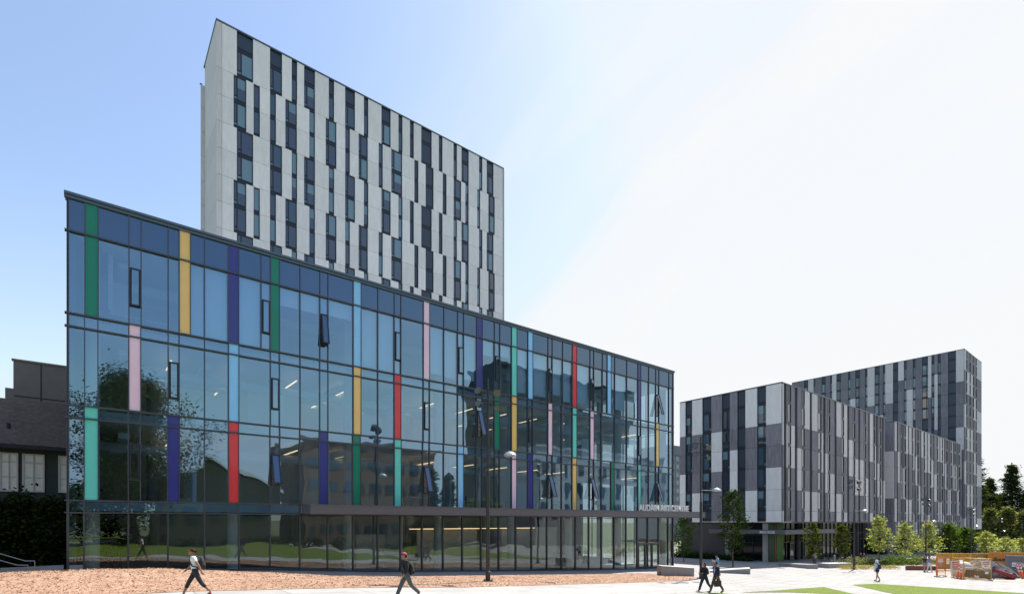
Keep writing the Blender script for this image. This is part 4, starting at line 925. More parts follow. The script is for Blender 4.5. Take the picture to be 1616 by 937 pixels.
put_lamp(False, 1532.7, 881, 799, 'tall dark lamp post in front of the far tower')
put_lamp(False, 1577.7, 876, 814, 'tall dark lamp post behind the orange container')
put_lamp(False, 1614, 874, 824, 'tall dark lamp post at the right edge of the view')
# ------------------------------------------------------------------ cafe furniture
def cafe_table(u, v, label, grp='cafe tables outside the residence'):
    r = thing('cafe_table', label, 'table', (u,v,h(u)), grp, local=True); m = MB(); m.box(-.4,.4,-.4,.4,.72,.75); part('table_top', m, mat('wooden slat top', (.22,.15,.10), .6), r)
    for x in (-.35,.35):
        for y in (-.35,.35): m = MB(); m.tube((x,y,0),(x,y,.72),.02,.02,6); part('leg', m, M_steel, r)
def cafe_chair(u, v, rot, label, grp='cafe chairs outside the residence'):
    r = thing('cafe_chair', label, 'chair', (u,v,h(u)), grp, rot=rot, local=True); m = MB(); m.box(-.22,.22,-.22,.22,.43,.46); part('seat', m, M_steel, r)
    m = MB(); m.box(-.22,.22,.2,.23,.55,.85); m.tube((-.2,.21,.44),(-.2,.23,.87),.015); m.tube((.2,.21,.44),(.2,.23,.87),.015); part('backrest', m, M_steel, r)
    for x in (-.2,.2):
        for y in (-.2,.2): m = MB(); m.tube((x*1.05,y*1.1,0),(x,y,.43),.014,.014,5); part('leg', m, M_steel, r)
for i, (px, Y) in enumerate(((1302,71),(1325,73),(1338,74),(1352,75.5))):
    u, v = P(px, Y); pl = ['nearest the entrance doors','second from the entrance doors','third from the entrance doors','behind the lamp post'][i]
    cafe_table(u, v, 'square slatted cafe table '+pl); cafe_chair(u-.8, v, R(90), 'dark metal cafe chair left of the table '+pl); cafe_chair(u+.8, v, R(-90), 'dark metal cafe chair right of the table '+pl); cafe_chair(u, v-.8, R(180), 'dark metal cafe chair on the plaza side of the table '+pl)
m = MB(); u, v = P(1317, 71); m.lathe([(.12,0),(.12,1.1)], (0,0,0), 12); single('bollard', m, M_concl, 'pale round bollard among the cafe chairs', 'bollard', (u,v,h(u)), local=True)
# ------------------------------------------------------------------ building site
M_yel = mat('yellow fence paint', (.62,.36,.05), .5); M_or = mat('safety orange', (.85,.13,.02), .5); M_orm = mat('orange red paint', (.55,.10,.03), .5)
M_redt = mat('red lettering', (.45,.03,.05), .6); M_blk = mat('black lettering', (.01,.01,.01), .6)
def mesh_net(name_, c):
    return mat(name_, c, .6)
def fence_panel(a, b, hh, label, mm, grp, dense=.11):
    A, B = G(*a) if len(a) == 2 else a, G(*b) if len(b) == 2 else b
    r = thing('fence_panel', label, 'fence', A, grp); m = MB(); zA, zB = h(A[0]), h(B[0])
    pa, pb = Vector((A[0],A[1],zA)), Vector((B[0],B[1],zB)); up = Vector((0,0,hh))
    m.tube(pa, pa+up, .03, .03, 6); m.tube(pb, pb+up, .03, .03, 6); m.tube(pa+up, pb+up, .025); m.tube(pa+up*.06, pb+up*.06, .025); m.tube(pa+up*.55, pb+up*.55, .018)
    part('frame', m, mm, r); m = MB(); L_ = (pb-pa).length; n = int(L_/dense)
    for i in range(1, n): q = pa.lerp(pb, i/n); m.tube(q+up*.06, q+up, .006, .006, 3, cap=False)
    for i in range(1, int(hh/dense/1.5)): m.tube(pa+up*(.06+.94*i/int(hh/dense/1.5)), pb+up*(.06+.94*i/int(hh/dense/1.5)), .006, .006, 3, cap=False)
    part('wire_mesh', m, mm, r)
    for q in (pa, pb): m = MB(); m.box(q.x-.3,q.x+.3,q.y-.12,q.y+.12,q.z,q.z+.12); part('foot_block', m, M_concl, r)
    return r
gf = 'temporary fence panels round the building site'
fence_panel((1477.5,909.5),(1492,909), 1.85, 'orange wire fence panel at the left corner of the building site', M_orm, gf)
fence_panel((1504,910.5),(1520.5,913), 1.9, 'yellow wire fence panel between the two large notice boards, left half', M_yel, gf)
fence_panel((1521.5,913),(1564,915.5), 1.95, 'yellow wire fence panel in front of the dirt heap', M_yel, gf)
fence_panel((1478,901),(1503,901), 2.0, 'yellow wire fence panel at the back left of the site', M_yel, gf, .09)
fence_panel((1504,901),(1531,901), 2.0, 'yellow wire fence panel at the back behind the white tank', M_yel, gf, .09)
fence_panel((1532,901),(1560,901), 2.0, 'yellow wire fence panel at the back behind the dirt heap', M_yel, gf, .09)
M_brd = mat('ochre hoarding', (.42,.24,.06), .8, var=.1)
m = MB(); A, B = G(1478,899.5), G(1562,899.5); m.prism([(A[0],A[1]),(B[0],B[1]),(B[0],B[1]+.06),(A[0],A[1]+.06)], lambda x,y: h(x)+.15, lambda x,y: h(x)+1.9); 
for k in range(8): t=k/7; m.box(A[0]*(1-t)+B[0]*t-.04, A[0]*(1-t)+B[0]*t+.04, (A[1]*(1-t)+B[1]*t)-.1, (A[1]*(1-t)+B[1]*t)-.005, h(A[0]*(1-t)+B[0]*t)-.05, h(A[0]*(1-t)+B[0]*t)+2)
single('site_hoarding', m, M_brd, 'ochre hoarding sheet behind the yellow wire fence', 'hoarding', A)
def sign(label, a, b, ytop, ybot, lines, dY=.08, col=M_redt, name='notice_board', ybase=913, bg_=None):
    """flat board whose corners stand at picture columns a..b, at the depth of the ground row ybase"""
    A, B = G(a, ybase), G(b, ybase); pa, pb = W(*A), W(*B); mid = (pa+pb)/2; ang = math.atan2(pb.y-pa.y, pb.x-pa.x)-TH
    wd = (pb-pa).length; z0 = (HY-ybot)*mid.y/F; z1 = (HY-ytop)*mid.y/F
    r = thing(name, label, 'sign', ((A[0]+B[0])/2,(A[1]+B[1])/2-dY,z0), 'notice boards on the site fence', rot=ang, local=True)
    m = MB(); m.box(-wd/2,wd/2,-.015,.015,0,z1-z0); part('board', m, bg_ or M_white, r)
    n = len(lines); H_ = (z1-z0)/(n+.6)
    for i, t_ in enumerate(lines):
        if not t_: continue
        o = text(t_, H_*.95, .004, col, r, (0,-.02,(z1-z0)-H_*(i+1.05)), align='CENTER', bold=.004)
        bpy.context.view_layer.update(); w0 = max(v.co.x for v in o.data.vertices)-min(v.co.x for v in o.data.vertices); o.scale = (min(1.2,(wd*.86)/w0),1,1)
    return r
sign('large white notice board with four lines of red lettering', 1499, 1513, 884, 900, ['EMERGENCY','RESPONSE','ACCESS','GATE'], ybase=910.6)
sign('white notice board with three lines of red lettering before the dirt heap', 1547.5, 1561, 884, 895, ['AUTHORIZED','PERSONNEL','ONLY'], ybase=914.3)
sign('small blank white notice on the orange fence panel', 1479, 1486.5, 881, 886.6, [], ybase=909)
sign('small tan notice under the white one on the orange fence panel', 1480, 1485.5, 887.3, 894, [], ybase=909, bg_=mat('tan card', (.5,.38,.25), .8))
sign('narrow grey notice with a red mark at the back fence', 1492.5, 1496.5, 880.5, 889, ['!'], ybase=903)
def delineator(px, py, lean, label, hh=1.15):
    a = G(px,py); r = thing('delineator_post', label, 'traffic post', a, 'orange delineator posts', local=True, rot=-TH); q = Vector((lean,0,1)).normalized()
    m = MB(); m.tube((0,0,.05), q*hh, .085, .05, 10); m.ell(q*hh,.05,.05,.05,6); part('post', m, M_or, r)
    m = MB()
    for t in (.55,.8): m.tube(q*(hh*t), q*(hh*t+.11), .082, .078, 10)
    part('reflective_band', m, M_white, r); m = MB(); m.lathe([(.24,0),(.24,.05)], n=8); part('rubber_base', m, M_blk, r)
delineator(1478.5,908.6,0,'upright orange delineator post at the left corner of the site')
delineator(1511,912.8,.16,'leaning red orange delineator post beside the large notice board', 1.3)
delineator(1516.5,913.2,0,'dull red delineator post right of the leaning one')
delineator(1611,911,-.3,'leaning orange delineator post near the grey container, left of two', 1.2)
delineator(1614.5,912.5,-.2,'leaning orange delineator post near the grey container, right of two', 1.25)
# white tank
a = G(1517,909.5); r = thing('water_tank', 'white plastic tank standing behind the notice board', 'tank', a, local=True)
m = MB(); m.lathe([(.62,0),(.8,.08),(.82,.9),(.8,1.15),(.62,1.4),(.25,1.52),(.05,1.53)], n=22); part('tank_body', m, mat('white plastic', (.62,.60,.57), .5), r, smooth=True); m = MB(); m.lathe([(.2,1.5),(.2,1.62),(.05,1.64)], n=12); part('lid', m, M_white, r)
# dirt heap
def heap(label, px, py, rx, ry, hh, m_, seed, name='dirt_heap', cat='dirt heap'):
    a = G(px,py); rd = random.Random(seed); m = MB(); n, k = 34, 10; vs = []
    for j in range(k+1):
        t = j/k
        for i in range(n):
            an = 6.283*i/n; r_ = (1-t)*(1+.12*math.sin(3*an+seed)+rd.gauss(0,.03)); vs.append((rx*r_*math.cos(an), ry*r_*math.sin(an), hh*(1-(1-t)**1.35*1.0)*(1 if j else 0)+rd.gauss(0,.02)*bool(j)-(.05 if not j else 0)))
    m.add(vs, [(j*n+i,j*n+(i+1)%n,(j+1)*n+(i+1)%n,(j+1)*n+i) for j in range(k) for i in range(n)]); single(name, m, m_, label, cat, a, local=True, rot=-TH)
heap('large brown dirt heap behind the yellow fence', 1548,909.5,2.2,1.6,1.95,mat_mottle('brown soil', [(.13,.095,.07),(.25,.19,.145),(.40,.33,.27)], 6, .9),1)
heap('grey gravel heap sloping right beside the dirt heap', 1567,910.5,2.3,1.5,1.6,mat_mottle('grey gravel', [(.06,.055,.052),(.11,.10,.10),(.2,.19,.18)], 12, .9),2, 'gravel_heap', 'gravel heap')
# brown equipment box
a = G(1541,912.8); r = thing('steel_skip', 'brown steel skip box with sloping ends in front of the dirt heap', 'skip', a, local=True, rot=-TH)
m = MB(); m.add([(-.9,-.5,0),(.95,-.5,0),(.95,.5,0),(-.9,.5,0),(-.55,-.5,.85),(1.15,-.5,.62),(1.15,.5,.62),(-.55,.5,.85)], [(0,3,2,1),(4,5,6,7),(0,1,5,4),(1,2,6,5),(2,3,7,6),(3,0,4,7)]); m.box(-1.0,1.2,-.56,.56,.0,.07); m.box(-.5,1.1,-.53,-.5,.35,.42); part('box', m, mat('brown painted steel', (.12,.085,.055), .7, var=.2), r)
m = MB(); m.box(-.62,-.2,-.515,-.5,.18,.4); m.box(.35,.65,-.53,-.505,.5,.72); part('label_plate', m, M_white, r)
# red chute and pipes
a = G(1586,913.5); r = thing('red_chute', 'dark red plastic chute lying against the gravel heap', 'chute', a, local=True, rot=-TH); m = MB(); m.tube((-1.0,0,.85),(.65,-.15,.22),.17,.27,14); m.tube((-1.05,0,.87),(-.98,0,.84),.2,.2,14); part('tube', m, mat('crimson plastic', (.20,.012,.025), .5), r)
for i, (px, py, c, lb) in enumerate(((1598,905,(.32,.24,.17),'clay coloured pipe end left of the grey container'),(1604.5,904,(.16,.09,.06),'rust coloured pipe end in front of the grey container'),(1600,911,(.05,.07,.09),'dark blue pipe end lying lowest by the gravel'))):
    a = G(px,py+3); r = thing('pipe', lb, 'pipe', a, 'loose pipes', local=True, rot=-TH); m = MB(); n = 16
    m.lathe([(.30,-1.2),(.30,0),(.24,0),(.24,-1.2)], (0,0,.32), n, 0, Vector((0,-1,.05)).to_track_quat('Z','Y')); part('pipe_wall', m, mat('pipe %d' % (i+1), c, .8), r)
# containers
def container(label, px0, ytop, Y, L_, D_, hh, m_, name='shipping_container'):
    u, v = P(px0, Y); z1 = (HY-ytop)*Y/F; zb = z1-hh
    r = thing(name, label, 'container', (u,v,zb), 'site containers', local=True, rot=-TH+R(-41)); m = MB()
    m.box(.06,L_-.06,.06,D_,.1,hh-.1); n = int(L_/.28)
    for i in range(n): m.box(.1+i*.28, .1+i*.28+.14, .02, .06, .14, hh-.14)
    part('corrugated_wall', m, m_, r); m = MB()
    for x in (0, L_-.12): m.box(x,x+.12,-.01,.11,0,hh); m.box(x,x+.12,D_-.1,D_+.01,0,hh)
    m.box(.12,L_-.12,0,.1,0,.14); m.box(.12,L_-.12,0,.1,hh-.14,hh); part('corner_frame', m, m_, r)
    return r
oc = container('long orange shipping container with black slanted lettering', 1561, 870, 60, 12, 2.4, 2.45, mat('orange container paint', (.52,.22,.035), .6, var=.12, scale=1))
t = text('Southern', .56, .01, M_blk, oc, (.28,-.0,1.45), bold=.015); t.data.transform(Matrix(((1,.35,0,0),(0,1,0,0),(0,0,1,0),(0,0,0,1))))
gcn = container('grey storage container in front of the orange one', 1587.5, 875.5, 54, 6, 2.4, 2.25, mat('grey container paint', (.17,.18,.21), .6, var=.1, scale=1))
m = MB(); m.box(.45,1.75,-.02,.018,1.12,1.55); m.box(.45,1.75,-.02,.018,.98,1.10,1); bd = part('company_plate', m, [M_white, mat('blue stripe', (.05,.08,.25), .5)], gcn)
m = MB(); m.box(.75,1.45,-.035,-.021,1.43,1.50); m.box(.6,1.25,-.035,-.021,1.18,1.25)
for k in range(6): m.box(.52+k*.19,.62+k*.19,-.035,-.021,1.29,1.38,1)
part('lettering', m, [M_redt, mat('blue stripe', (.05,.08,.25), .5)], bd)
# parked cars far away under the trees
def car(label, px, Y, c, rot):
    u, v = P(px, Y); r = thing('parked_car', label, 'car', (u,v,h(u)), 'cars parked beyond the fence', local=True, rot=rot); m = MB()
    prof = [(-2.2,.35),(-2.2,.75),(-1.5,.92),(-.8,1.4),(.8,1.42),(1.45,.98),(2.2,.85),(2.25,.35)]
    m.add([(x,-.85,z) for x,z in prof]+[(x,.85,z) for x,z in prof], [tuple(range(8)), tuple(range(15,7,-1))]+[(i,(i+1)%8,8+(i+1)%8,8+i) for i in range(8)]); part('body', m, mat('car paint '+label.split()[0], c, .25, coat=1), r)
    m = MB(); g_l = [(-1.3,.97),(-.75,1.34),(.75,1.36),(1.3,1.0)]
    for y in (-.857,.857): m.add([(x,y,z) for x,z in g_l], [(0,1,2,3)])
    part('side_window', m, M_wing, r)
    for x in (-1.4,1.4):
        for y in (-.8,.8): m = MB(); m.tube((x,y-.1,.32),(x,y+.1,.32),.32,.32,14); part('wheel', m, M_blk, r)
car('white car parked under the shaded trees', 1497, 120, (.7,.7,.7), R(0)); car('silver car parked behind the hoarding', 1522, 118, (.4,.42,.44), R(0)); car('blue car parked near the far tower', 1545, 121, (.05,.1,.25), R(0))
# ------------------------------------------------------------------ people
M_skin = mat('skin', (.42,.22,.14), .55); M_skin2 = mat('skin tanned', (.30,.15,.09), .55); M_hair = mat('dark hair', (.015,.01,.008), .95, spec=.15, bump=.5, bscale=60); M_hairb = mat('brown hair', (.05,.025,.015), .9, spec=.2, bump=.5, bscale=60)
M_eye = mat('eye dark', (.01,.01,.01), .2); M_lip = mat('lips', (.30,.09,.08), .5)
def cloth(n, c, r=.85): return mat('cloth '+n, c, r, var=.12, scale=9, bump=.25, bscale=12)
def skinned(name, pts, edges, radii, m, root, sub=1, rootv=0):
    me = bpy.data.meshes.new(name+'_s'); me.from_pydata([tuple(p) for p in pts], edges, []); o = bpy.data.objects.new('tmp', me); C.objects.link(o)
    md = o.modifiers.new('s', 'SKIN'); md.use_smooth_shade = True
    if not me.skin_vertices: 
        b = bmesh.new(); b.from_mesh(me); b.verts.layers.skin.verify(); b.to_mesh(me); b.free()
    for i, r_ in enumerate(radii):
        me.skin_vertices[0].data[i].radius = r_ if isinstance(r_, tuple) else (r_, r_)
        me.skin_vertices[0].data[i].use_root = (i == rootv)
    s2 = o.modifiers.new('u', 'SUBSURF'); s2.levels = sub; s2.render_levels = sub
    ev = o.evaluated_get(bpy.context.evaluated_depsgraph_get()); nm = bpy.data.meshes.new_from_object(ev); bpy.data.objects.remove(o)
    nm.name = name; nm.materials.clear(); nm.materials.append(m); nm.polygons.foreach_set('use_smooth', [True]*len(nm.polygons))
    p = bpy.data.objects.new(name, nm); C.objects.link(p); p.parent = root; return p
def person(label, at, face, H=1.7, legs=((20,5),(-22,25)), arms=((-20,15,6),(20,25,6)), lean=3, skin=None, shirt=None, sleeve=1.0, trousers=None, leglen=1.0, coat=None, hair=None, hairstyle='short', cap=None, shoes=None, hood=None, glasses=False, skirt=None, sit=False, zoff=0, head_turn=0, group=None, loose=0):
    skin = skin or M_skin; shoes = shoes or M_blk; hair = hair or M_hair
    fx, fy = face; rot = math.atan2(fy, fx)-R(90)-TH
    r = thing('person', label, 'person', (at[0],at[1],at[2]+zoff), group, rot=rot, local=True); k = H/1.7
    hipz = .90; ln = R(lean)
    def leg(side, a, kb):
        hp = Vector((side*.09,0,hipz)); a = R(a); t = Vector((side*.005, math.sin(a), -math.cos(a)))*.43; kn = hp+t; b = a-R(kb); an = kn+Vector((0, math.sin(b), -math.cos(b)))*.42
        ft = b*.6 if b < 0 else b*.3; toe = an+Vector((side*.02, .17*math.cos(ft), -.06+.17*math.sin(ft)*(1 if b > 0 else 1))); return hp, kn, an, toe
    Ls = [leg(1,*legs[0]), leg(-1,*legs[1])]
    low = min(min(l[2].z-.085, l[3].z-.025) for l in Ls) if not sit else 0
    dz = -low if not sit else 0
    sp = lambda z, y=0: Vector((0, y+(z-hipz)*math.tan(ln), z))
    ch = sp(1.27); nk = sp(1.45,.0); 
    def arm(side, a, e, ab):
        sh = sp(1.40)+Vector((side*.175,0,0)); a = R(a); ab = R(ab); d = Vector((side*math.sin(ab), math.sin(a)*math.cos(ab), -math.cos(a)*math.cos(ab))); el = sh+d*.28; b = a+R(e); d2 = Vector((side*math.sin(ab)*.2-(side*.25*math.sin(R(e)) if e > 60 else 0), math.sin(b), -math.cos(b))).normalized(); wr = el+d2*.25; return sh, el, wr, d2
    As = [arm(1,*arms[0]), arm(-1,*arms[1])]
    pts = []; rad = []; ed = []
    def A(p, r_, par=None):
        pts.append(Vector(p)); rad.append(r_); 
        if par is not None: ed.append((par, len(pts)-1))
        return len(pts)-1
    a0 = A(sp(.95), (.125,.095)); a1 = A(sp(1.10), (.115,.085), a0); a2 = A(sp(1.27), (.14,.10), a1); a3 = A(sp(1.40), (.11,.08), a2); a4 = A(sp(1.49,.005), (.052,.052), a3)
    ht = Vector((math.sin(R(head_turn))*.03, .02, 0)); a5 = A(sp(1.55,.015), (.06,.07), a4); a6 = A(sp(1.61,.02), (.078,.095), a5); a7 = A(sp(1.675,.012), (.062,.075), a6)
    for l, sd_ in zip(Ls, (1,-1)):
        b1 = A(l[0], (.085,.09), a0); b15 = A(l[0].lerp(l[1],.5), .072, b1); b2 = A(l[1], .054, b15); b25 = A(l[1].lerp(l[2],.35), .056, b2); b3 = A(l[2], .036, b25); b4 = A(l[3], (.04,.026), b3)
    hands = []
    for sh, el, wr, d2 in As:
        c1 = A(sh, .056, a3); c2 = A(el, .040, c1); c3 = A(wr, .026, c2); pm = wr+d2*.06; c4 = A(pm, (.036,.02), c3); hands.append(pm)
        sx = 1 if sh.x > 0 else -1; side_ = Vector((0,0,1)).cross(d2) if abs(d2.z) < .9 else Vector((0,1,0)); side_ = side_.normalized(); curl = Vector((-sx,0,0))
        for q in range(4):
            b_ = pm+side_*(-.027+.018*q)+d2*.025; f1 = A(b_, .0095, c4); lf = (.062,.072,.068,.052)[q]
            f2 = A(b_+d2*lf*.5+curl*.008, .0085, f1); A(b_+d2*lf*.9+curl*.03, .007, f2)
        t1 = A(pm+side_*.034-d2*.01+curl*.01, .010, c4); A(pm+side_*.052+d2*.03+curl*.02, .008, t1)
    S_ = lambda p: Vector((p[0]*k, p[1]*k, (p[2]+dz)*k))
    body = skinned('body', [S_(p) for p in pts], ed, [tuple(x*k for x in q) if isinstance(q, tuple) else q*k for q in rad], skin, r, 2)
    hm_ = MB(); hq = Matrix.Rotation(R(-head_turn),3,'Z'); hc0 = S_(sp(1.60,.025))
    hm_.ell(hc0+Vector((0,-.005*k,.012*k)), .076*k, .096*k, .105*k, 12, 0, hq); hm_.ell(hc0+hq@Vector((0,.035*k,-.055*k)), .052*k, .055*k, .058*k, 10, 0, hq)
    bm_ = bmesh.new(); bm_.from_mesh(body.data); tmp_ = hm_.mesh('t', skin, smooth=True); bm_.from_mesh(tmp_); bm_.to_mesh(body.data); bm_.free(); bpy.data.meshes.remove(tmp_)
    body.data.polygons.foreach_set('use_smooth', [True]*len(body.data.polygons))
    def shell(name, P_, E_, R_, m, sub=2, rv=0): return skinned(name, [S_(p) for p in P_], E_, [tuple(x*k for x in q) if isinstance(q, tuple) else q*k for q in R_], m, r, sub, rv)
    g = .022+loose
    if trousers:
        P_ = [sp(1.10), sp(.93)]; R_ = [(.132+loose,.106+loose),(.142+loose,.122+loose)]; E_ = [(0,1)]
        for l in Ls:
            segs = [l[0], l[0].lerp(l[1],.5), l[1], l[1].lerp(l[2],.5), l[1].lerp(l[2],1.06)]; rr = [.10+loose,.088+loose,.072+loose,.066+loose,.056+loose]; n_k = {1.0:5,.75:4,.45:2.2}.get(leglen,5)
            pr = 1
            cnt = int(n_k)
            for q in range(cnt):
                P_.append(segs[q]); R_.append(rr[q]); E_.append((pr, len(P_)-1)); pr = len(P_)-1
        shell('trousers' if leglen > .6 else 'shorts', P_, E_, R_, trousers)
    if shirt:
        b_ = .84 if not coat else .97
        P_ = [sp(b_), sp(1.08), sp(1.27), sp(1.40), sp(1.455)]; R_ = [(.155+loose,.125+loose),(.145+loose,.115+loose),(.165+loose,.13+loose),(.12,.095),(.07,.07)]; E_ = [(0,1),(1,2),(2,3),(3,4)]
        if coat:
            P_ = [sp(coat)]+P_; R_ = [(.18+loose,.15+loose)]+R_; E_ = [(0,1)]+[(a+1,b+1) for a, b in E_]
        s3 = len(P_)-2
        for sh, el, wr, d2 in As:
            P_.append(sh+Vector((0,0,-.005))); R_.append(.076+loose*.5); E_.append((s3, len(P_)-1))
            if sleeve >= 1: P_ += [el, el.lerp(wr,.92)]; R_ += [.060+loose*.5,.048+loose*.4]; E_ += [(len(P_)-3,len(P_)-2),(len(P_)-2,len(P_)-1)]
            else: P_.append(sh.lerp(el,.62)); R_.append(.064+loose*.5); E_.append((len(P_)-2,len(P_)-1))
        shell('coat' if coat else 'shirt', P_, E_, R_, shirt, rv=0)
    for l in Ls:
        m = MB(); d = (l[3]-l[2]); yaw = d.normalized(); q = Vector((0,d.y,d.z+.055)).to_track_quat('Y','Z'); c = (l[2]+l[3])/2+Vector((0,.01,-.028)); m.ell(S_(c), .05*k, .135*k, .048*k, 8, 0, q)
        o = bpy.data.objects.new('shoe', m.mesh('shoe', shoes, smooth=True)); C.objects.link(o); o.parent = r
    # head details
    hc = S_(sp(1.60,.03)); qh = Matrix.Rotation(R(-head_turn),3,'Z')
    def hm(name, f_, m_, parent=None, smooth=True):
        mb_l = MB(); f_(mb_l); o = bpy.data.objects.new(name, mb_l.mesh(name, m_, smooth=smooth)); C.objects.link(o); o.parent = r if parent is None else parent; return o
    hp = lambda x,y,z: hc+qh@Vector((x*k,y*k,z*k))
    def nose(mb2): mb2.add([hp(-.014,.088,-.035),hp(.014,.088,-.035),hp(.012,.118,-.028),hp(-.012,.118,-.028),hp(-.006,.09,.02),hp(.006,.09,.02)], [(0,1,2,3),(3,2,5,4),(0,3,4),(1,5,2)])
    hm('nose', nose, skin)
    def eyes(mb2):
        for x in (-.03,.03): mb2.ell(hp(x,.084,.008), .011*k,.008*k,.006*k, 5)
    hm('eyes', eyes, M_eye); hm('mouth', lambda mb2: mb2.ell(hp(0,.090,-.052), .02*k,.007*k,.006*k, 5), M_lip)
    def ears(mb2):
        for x in (-.078,.078): mb2.ell(hp(x,.0,-.005), .012*k,.02*k,.03*k, 6)
    hm('ears', ears, skin)
    if glasses: hm('sunglasses', lambda mb2: [mb2.ell(hp(x,.095,.010), .026*k,.008*k,.017*k, 6) for x in (-.03,.03)] and mb2.tube(hp(-.07,.0,.012),hp(-.06,.095,.012),.004*k) or mb2.tube(hp(.07,.0,.012),hp(.06,.095,.012),.004*k) or mb2.tube(hp(-.03,.1,.014),hp(.03,.1,.014),.004*k), M_eye)
    if hood: hm('hood', lambda mb2: mb2.ell(hp(0,-.03,.0), .115*k,.125*k,.15*k, 10), hood)
    elif cap:
        hm('cap', lambda mb2: (mb2.lathe([(.098*k,.02*k),(.098*k,.055*k),(.08*k,.095*k),(.04*k,.12*k),(.005*k,.125*k)], hp(0,-.005,.012), 14)), cap)
        hm('cap_brim', lambda mb2: mb2.lathe([(.075*k,0),(.075*k,.012*k)], hp(0,.085,.03), 12), M_blk)
        hm('hair', lambda mb2: mb2.ell(hp(0,-.03,-.005), .086*k,.085*k,.075*k, 8), hair)
    else:
        def hr(mb2):
            mb2.ell(hp(0,-.028,.036), .086*k,.100*k,.088*k, 10)
            if hairstyle == 'bun': mb2.ell(hp(0,-.155,.0), .04*k,.05*k,.04*k, 8)
            if hairstyle == 'long': mb2.ell(hp(0,-.055,-.07), .10*k,.065*k,.16*k, 10)
        hm('hair', hr, hair)
    return r, k, rot, [hc, S_(sp(1.27)), [S_(q) for q in hands]], S_
def backpack(label, pr, m_, w_=.30, hh=.46, dp=.2, grp=None, y=-.185, zc=1.2):
    r, k, rot, info, S_ = pr; o = bpy.data.objects.new('backpack', None); C.objects.link(o); o.location = r.location; o.rotation_euler = r.rotation_euler; tag(o, label, 'backpack', grp)
    def ch(name, m, mt):
        q = bpy.data.objects.new(name, m.mesh(name, mt, smooth=True)); C.objects.link(q); q.parent = o; return q
    m = MB(); m.ell(S_((0,y,zc)), w_/2*k, dp/2*k, hh/2*k, 10); m.ell(S_((0,y+.01,zc-.06)), w_/2*1.04*k, dp/2*1.02*k, hh*.36*k, 10); ch('bag_body', m, m_)
    m = MB(); m.ell(S_((0,y-dp*.42,zc-.09)), w_*.36*k, .05*k, hh*.22*k, 8); ch('front_pocket', m, m_)
    for x in (-.11,.11):
        m = MB(); pts_ = [(x,y+.06,zc+.19),(x*1.05,.02,1.495),(x*1.1,.13,1.42),(x*1.12,.165,1.28),(x*1.4,.10,1.12),(x*1.3,y+.06,zc-.15)]
        for a, b in zip(pts_, pts_[1:]): m.tube(S_(a), S_(b), .02*k, .02*k, 6)
        ch('strap', m, m_)
    return o
wl_ = (-.80,-.60)
def AT(px, py, fix=None):
    u, v, z = G(px, py); return (u, v, z)
p = person('woman striding left in a white t-shirt and dark cropped leggings', AT(308,941), (-.86,-.50), 1.68, legs=((28,6),(-26,16)), arms=((10,35,8),(-32,8,8)), lean=7, skin=M_skin2, shirt=cloth('white',(.72,.72,.70)), sleeve=.5, trousers=cloth('black leggings',(.022,.022,.028)), leglen=.75, hair=M_hairb, hairstyle='bun', glasses=True, shoes=cloth('red shoe',(.25,.03,.03)))
backpack('black backpack worn by the woman in the white t-shirt', p, cloth('black bag',(.02,.02,.022)))
p = person('man in a red cap, black jacket and grey trousers walking left', AT(641,943), (-.90,-.40), 1.76, legs=((24,2),(-24,22)), arms=((-4,30,8),(-4,34,8)), lean=4, shirt=cloth('black jacket',(.018,.018,.02)), trousers=cloth('grey trousers',(.10,.105,.10)), cap=cloth('red cap',(.42,.05,.10)), shoes=M_blk, loose=.012)
backpack('black rucksack low on the back of the man in the red cap', p, cloth('black bag',(.02,.02,.022)), zc=1.1)
p = person('woman in a black coat walking left beside the lamp post', AT(1112,932.5), (-.88,-.45), 1.66, legs=((26,4),(-24,20)), arms=((12,75,5),(12,80,5)), lean=3, shirt=cloth('black coat',(.012,.012,.013)), coat=.72, trousers=cloth('navy jeans',(.02,.025,.05)), hairstyle='long', shoes=cloth('grey shoe',(.25,.28,.30)), loose=.012)
backpack('black bag on the back of the woman in the black coat', p, cloth('black bag',(.02,.02,.022)), hh=.36, w_=.24)
p2 = person('man in a navy blazer and brown trousers carrying a briefcase', AT(1130.5,934.5), (-.92,-.36), 1.74, legs=((24,2),(-20,16)), arms=((-14,12,8),(4,10,8)), lean=2, skin=M_skin2, shirt=cloth('navy blazer',(.018,.026,.055)), coat=.86, trousers=cloth('brown trousers',(.13,.095,.065)), shoes=cloth('brown shoe',(.06,.03,.02)), loose=.01)
r, k, rot, info, S_ = p2; m = MB(); m.add([S_(q) for q in ((.02,.10,1.44),(.07,.135,1.30),(.0,.15,1.05),(-.07,.135,1.30),(-.02,.10,1.44))], [(0,1,2,3,4)]); q = bpy.data.objects.new('shirt_front', m.mesh('shirt_front', cloth('lilac shirt',(.45,.42,.65)))); C.objects.link(q); q.parent = r
hd = info[2][1]
o = bpy.data.objects.new('briefcase', None); C.objects.link(o); o.location = r.location; o.rotation_euler = r.rotation_euler; tag(o, 'dark brown briefcase in the hand of the man in the blazer', 'briefcase')
def chq(parent, name, m, mt, smooth=False):
    q = bpy.data.objects.new(name, m.mesh(name, mt, smooth=smooth)); C.objects.link(q); q.parent = parent; return q
m = MB(); m.box(hd.x-.05,hd.x+.05,hd.y-.22,hd.y+.22,hd.z-.46,hd.z-.12); m.box(hd.x-.056,hd.x-.05,hd.y-.2,hd.y+.2,hd.z-.28,hd.z-.14); chq(o, 'case', m, cloth('brown leather',(.022,.014,.015),.4))
m = MB()
for a, b in (((0,-.09,-.12),(0,-.07,-.04)),((0,-.07,-.04),(0,.07,-.04)),((0,.07,-.04),(0,.09,-.12))): m.tube(hd+Vector(a), hd+Vector(b), .012)
chq(o, 'handle', m, M_blk)
u, v, z = G(1133,907.5)
